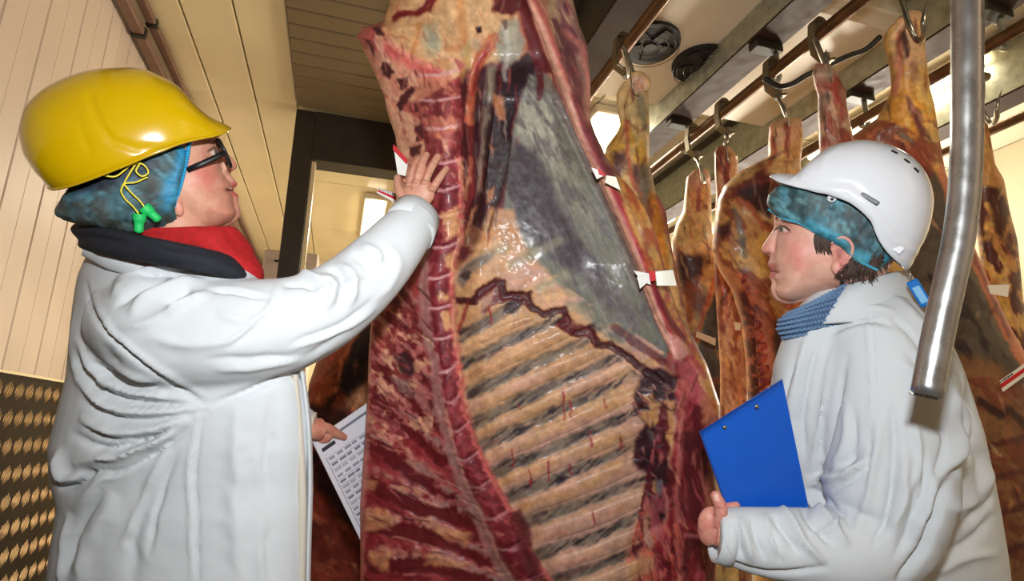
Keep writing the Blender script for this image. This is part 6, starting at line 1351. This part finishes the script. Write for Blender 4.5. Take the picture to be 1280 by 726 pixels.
# white helmet
top = [(962, 219), (976, 217), (990, 218), (1001, 217), (1008, 209), (1018, 198), (1030, 189), (1044, 182), (1060, 178), (1078, 176), (1096, 178), (1114, 183), (1132, 192), (1146, 203), (1156, 216), (1163, 232), (1166, 250), (1164, 270), (1160, 287), (1153, 304), (1146, 318), (1139, 331), (1134, 339)]
bot = [(962, 220), (966, 224), (974, 229), (984, 233), (996, 237), (1009, 240), (1022, 244), (1036, 247), (1048, 251), (1060, 256), (1070, 263), (1078, 270), (1085, 278), (1090, 290), (1096, 302), (1103, 312), (1112, 321), (1122, 329), (1132, 338)]
V, F = dome(HR, top, bot, .112, 130, 44, p=2.3, e=.86)
px, py, z = proj(V); N = nrm(V-HR.C)
d1, _ = dist_line(px, py, [(1004, 222), (1030, 236), (1060, 238), (1086, 256), (1104, 282), (1120, 300), (1144, 314)]); d2, _ = dist_line(px, py, [(1026, 214), (1030, 196), (1050, 184)])
V = V+N*(.002*np.exp(-(d1/4)**2)+.0014*np.exp(-(d2/4)**2)-.0012*np.exp(-((d1-9)/4)**2))[:, None]
helm = add('white_helmet', mesh_np('white_helmet', V, F), m_whiteh, wom2); s = helm.modifiers.new('t', 'SOLIDIFY'); s.thickness = .0035; s.offset = -1
def on_shell(Vs, x, y):                   # nearest shell point seen at a pixel, near side
    px, py, z = proj(Vs); m = np.where((Vs-HR.C)@HR.n > 0)[0]; i = m[np.argmin((px[m]-x)**2+(py[m]-y)**2)]; return Vs[i]
for (x, y, a) in ((1119, 191, 24), (1133.5, 201, 38), (1145.6, 213.7, 50)):
    p0 = on_shell(V, x, y); n_ = nrm(p0-HR.C+HR.n*.02); t_ = nrm(HR.a*math.cos(math.radians(-a))+HR.b*math.sin(math.radians(-a))); t_ = nrm(t_-n_*np.dot(t_, n_)); MB().box(p0+n_*.0005, (.012, .0055, .003), np.stack([t_, np.cross(n_, t_), n_], 1), bev=.001).put('vent_slot', m_black, helm)
p0 = on_shell(V, 1087, 248); n_ = nrm(HR.n+.15*HR.b); t_ = nrm(P(1098, 256, DR)-P(1077, 241, DR)); t_ = nrm(t_-n_*np.dot(t_, n_)); R_ = np.stack([t_, np.cross(n_, t_), n_], 1)
MB().box(p0+n_*.001, (.036, .0085, .004), R_, bev=.002).put('slot_cover', mat('grey_slot', (92, 94, 96), .4), helm)
p0 = on_shell(V, 1122, 310); MB().box(p0+n_*.001, (.018, .014, .003), R_, bev=.001).put('clip_panel', m_whiteh, helm)
MB().tube([hr(1040, 248, .088), hr(1040, 251, .096)], .008, 16).put('strap_lug', m_whiteh, helm, smooth=False); MB().tube([hr(1040, 251, .094), hr(1040, 252, .0975)], .0025, 10).put('lug_hole', m_black, helm)
# blue tag hanging from the rear
tg_ = empty('name_tag', hr(1135, 345, .03), 'blue plastic key tag dangling from the rear of the white helmet', 'tag')
m_btag = mat('translucent_blue_plastic', (20, 110, 190), .25, coat=.4)
a, c = hr(1137, 349, .03), hr(1156, 380, .03); ax = nrm(c-a); n_ = HR.n; R_ = np.stack([ax, np.cross(n_, ax), n_], 1); Lh = np.linalg.norm(c-a)
MB().box((a+c)/2, (Lh, .020, .005), R_, bev=.003).put('tag_case', m_btag, tg_); MB().box((a+c)/2+n_*.0026+ax*.003, (Lh*.62, .012, .001), R_).put('paper_insert', mat('pale_insert', (120, 180, 222), .5), tg_)
MB().tube([hr(1133, 336, .03), hr(1136, 342, .033), hr(1137, 350, .03)], .0015, 8).put('split_ring', m_hook, tg_, smooth=True)
# clipboard
m_board = mat('blue_clipboard', None, .4, vcol=True, noise=(20, .06), bump=(300, .2, .0006)); m_brass = mat('rivet_metal', (150, 140, 110), .3, .9)
cl = empty('clipboard', P(940, 640, 1.08), 'blue clipboard hugged against the white coat', 'clipboard')
cd4 = [1.10, 1.12, 1.115, 1.09]
chip('board', [(875, 540), (978, 474), (1012, 640), (918, 662)], 1.1, (6, 86, 190), m_board, cl, thick=.004, dd=cd4)
for (x, y) in ((906, 534), (946, 508)):
    MB().ell(P(x, y, 1.101), (.0042, .0042, .0025), np.stack([RT, UP, -FW], 1), 12, 8).put('rivet', m_brass, cl, smooth=True)
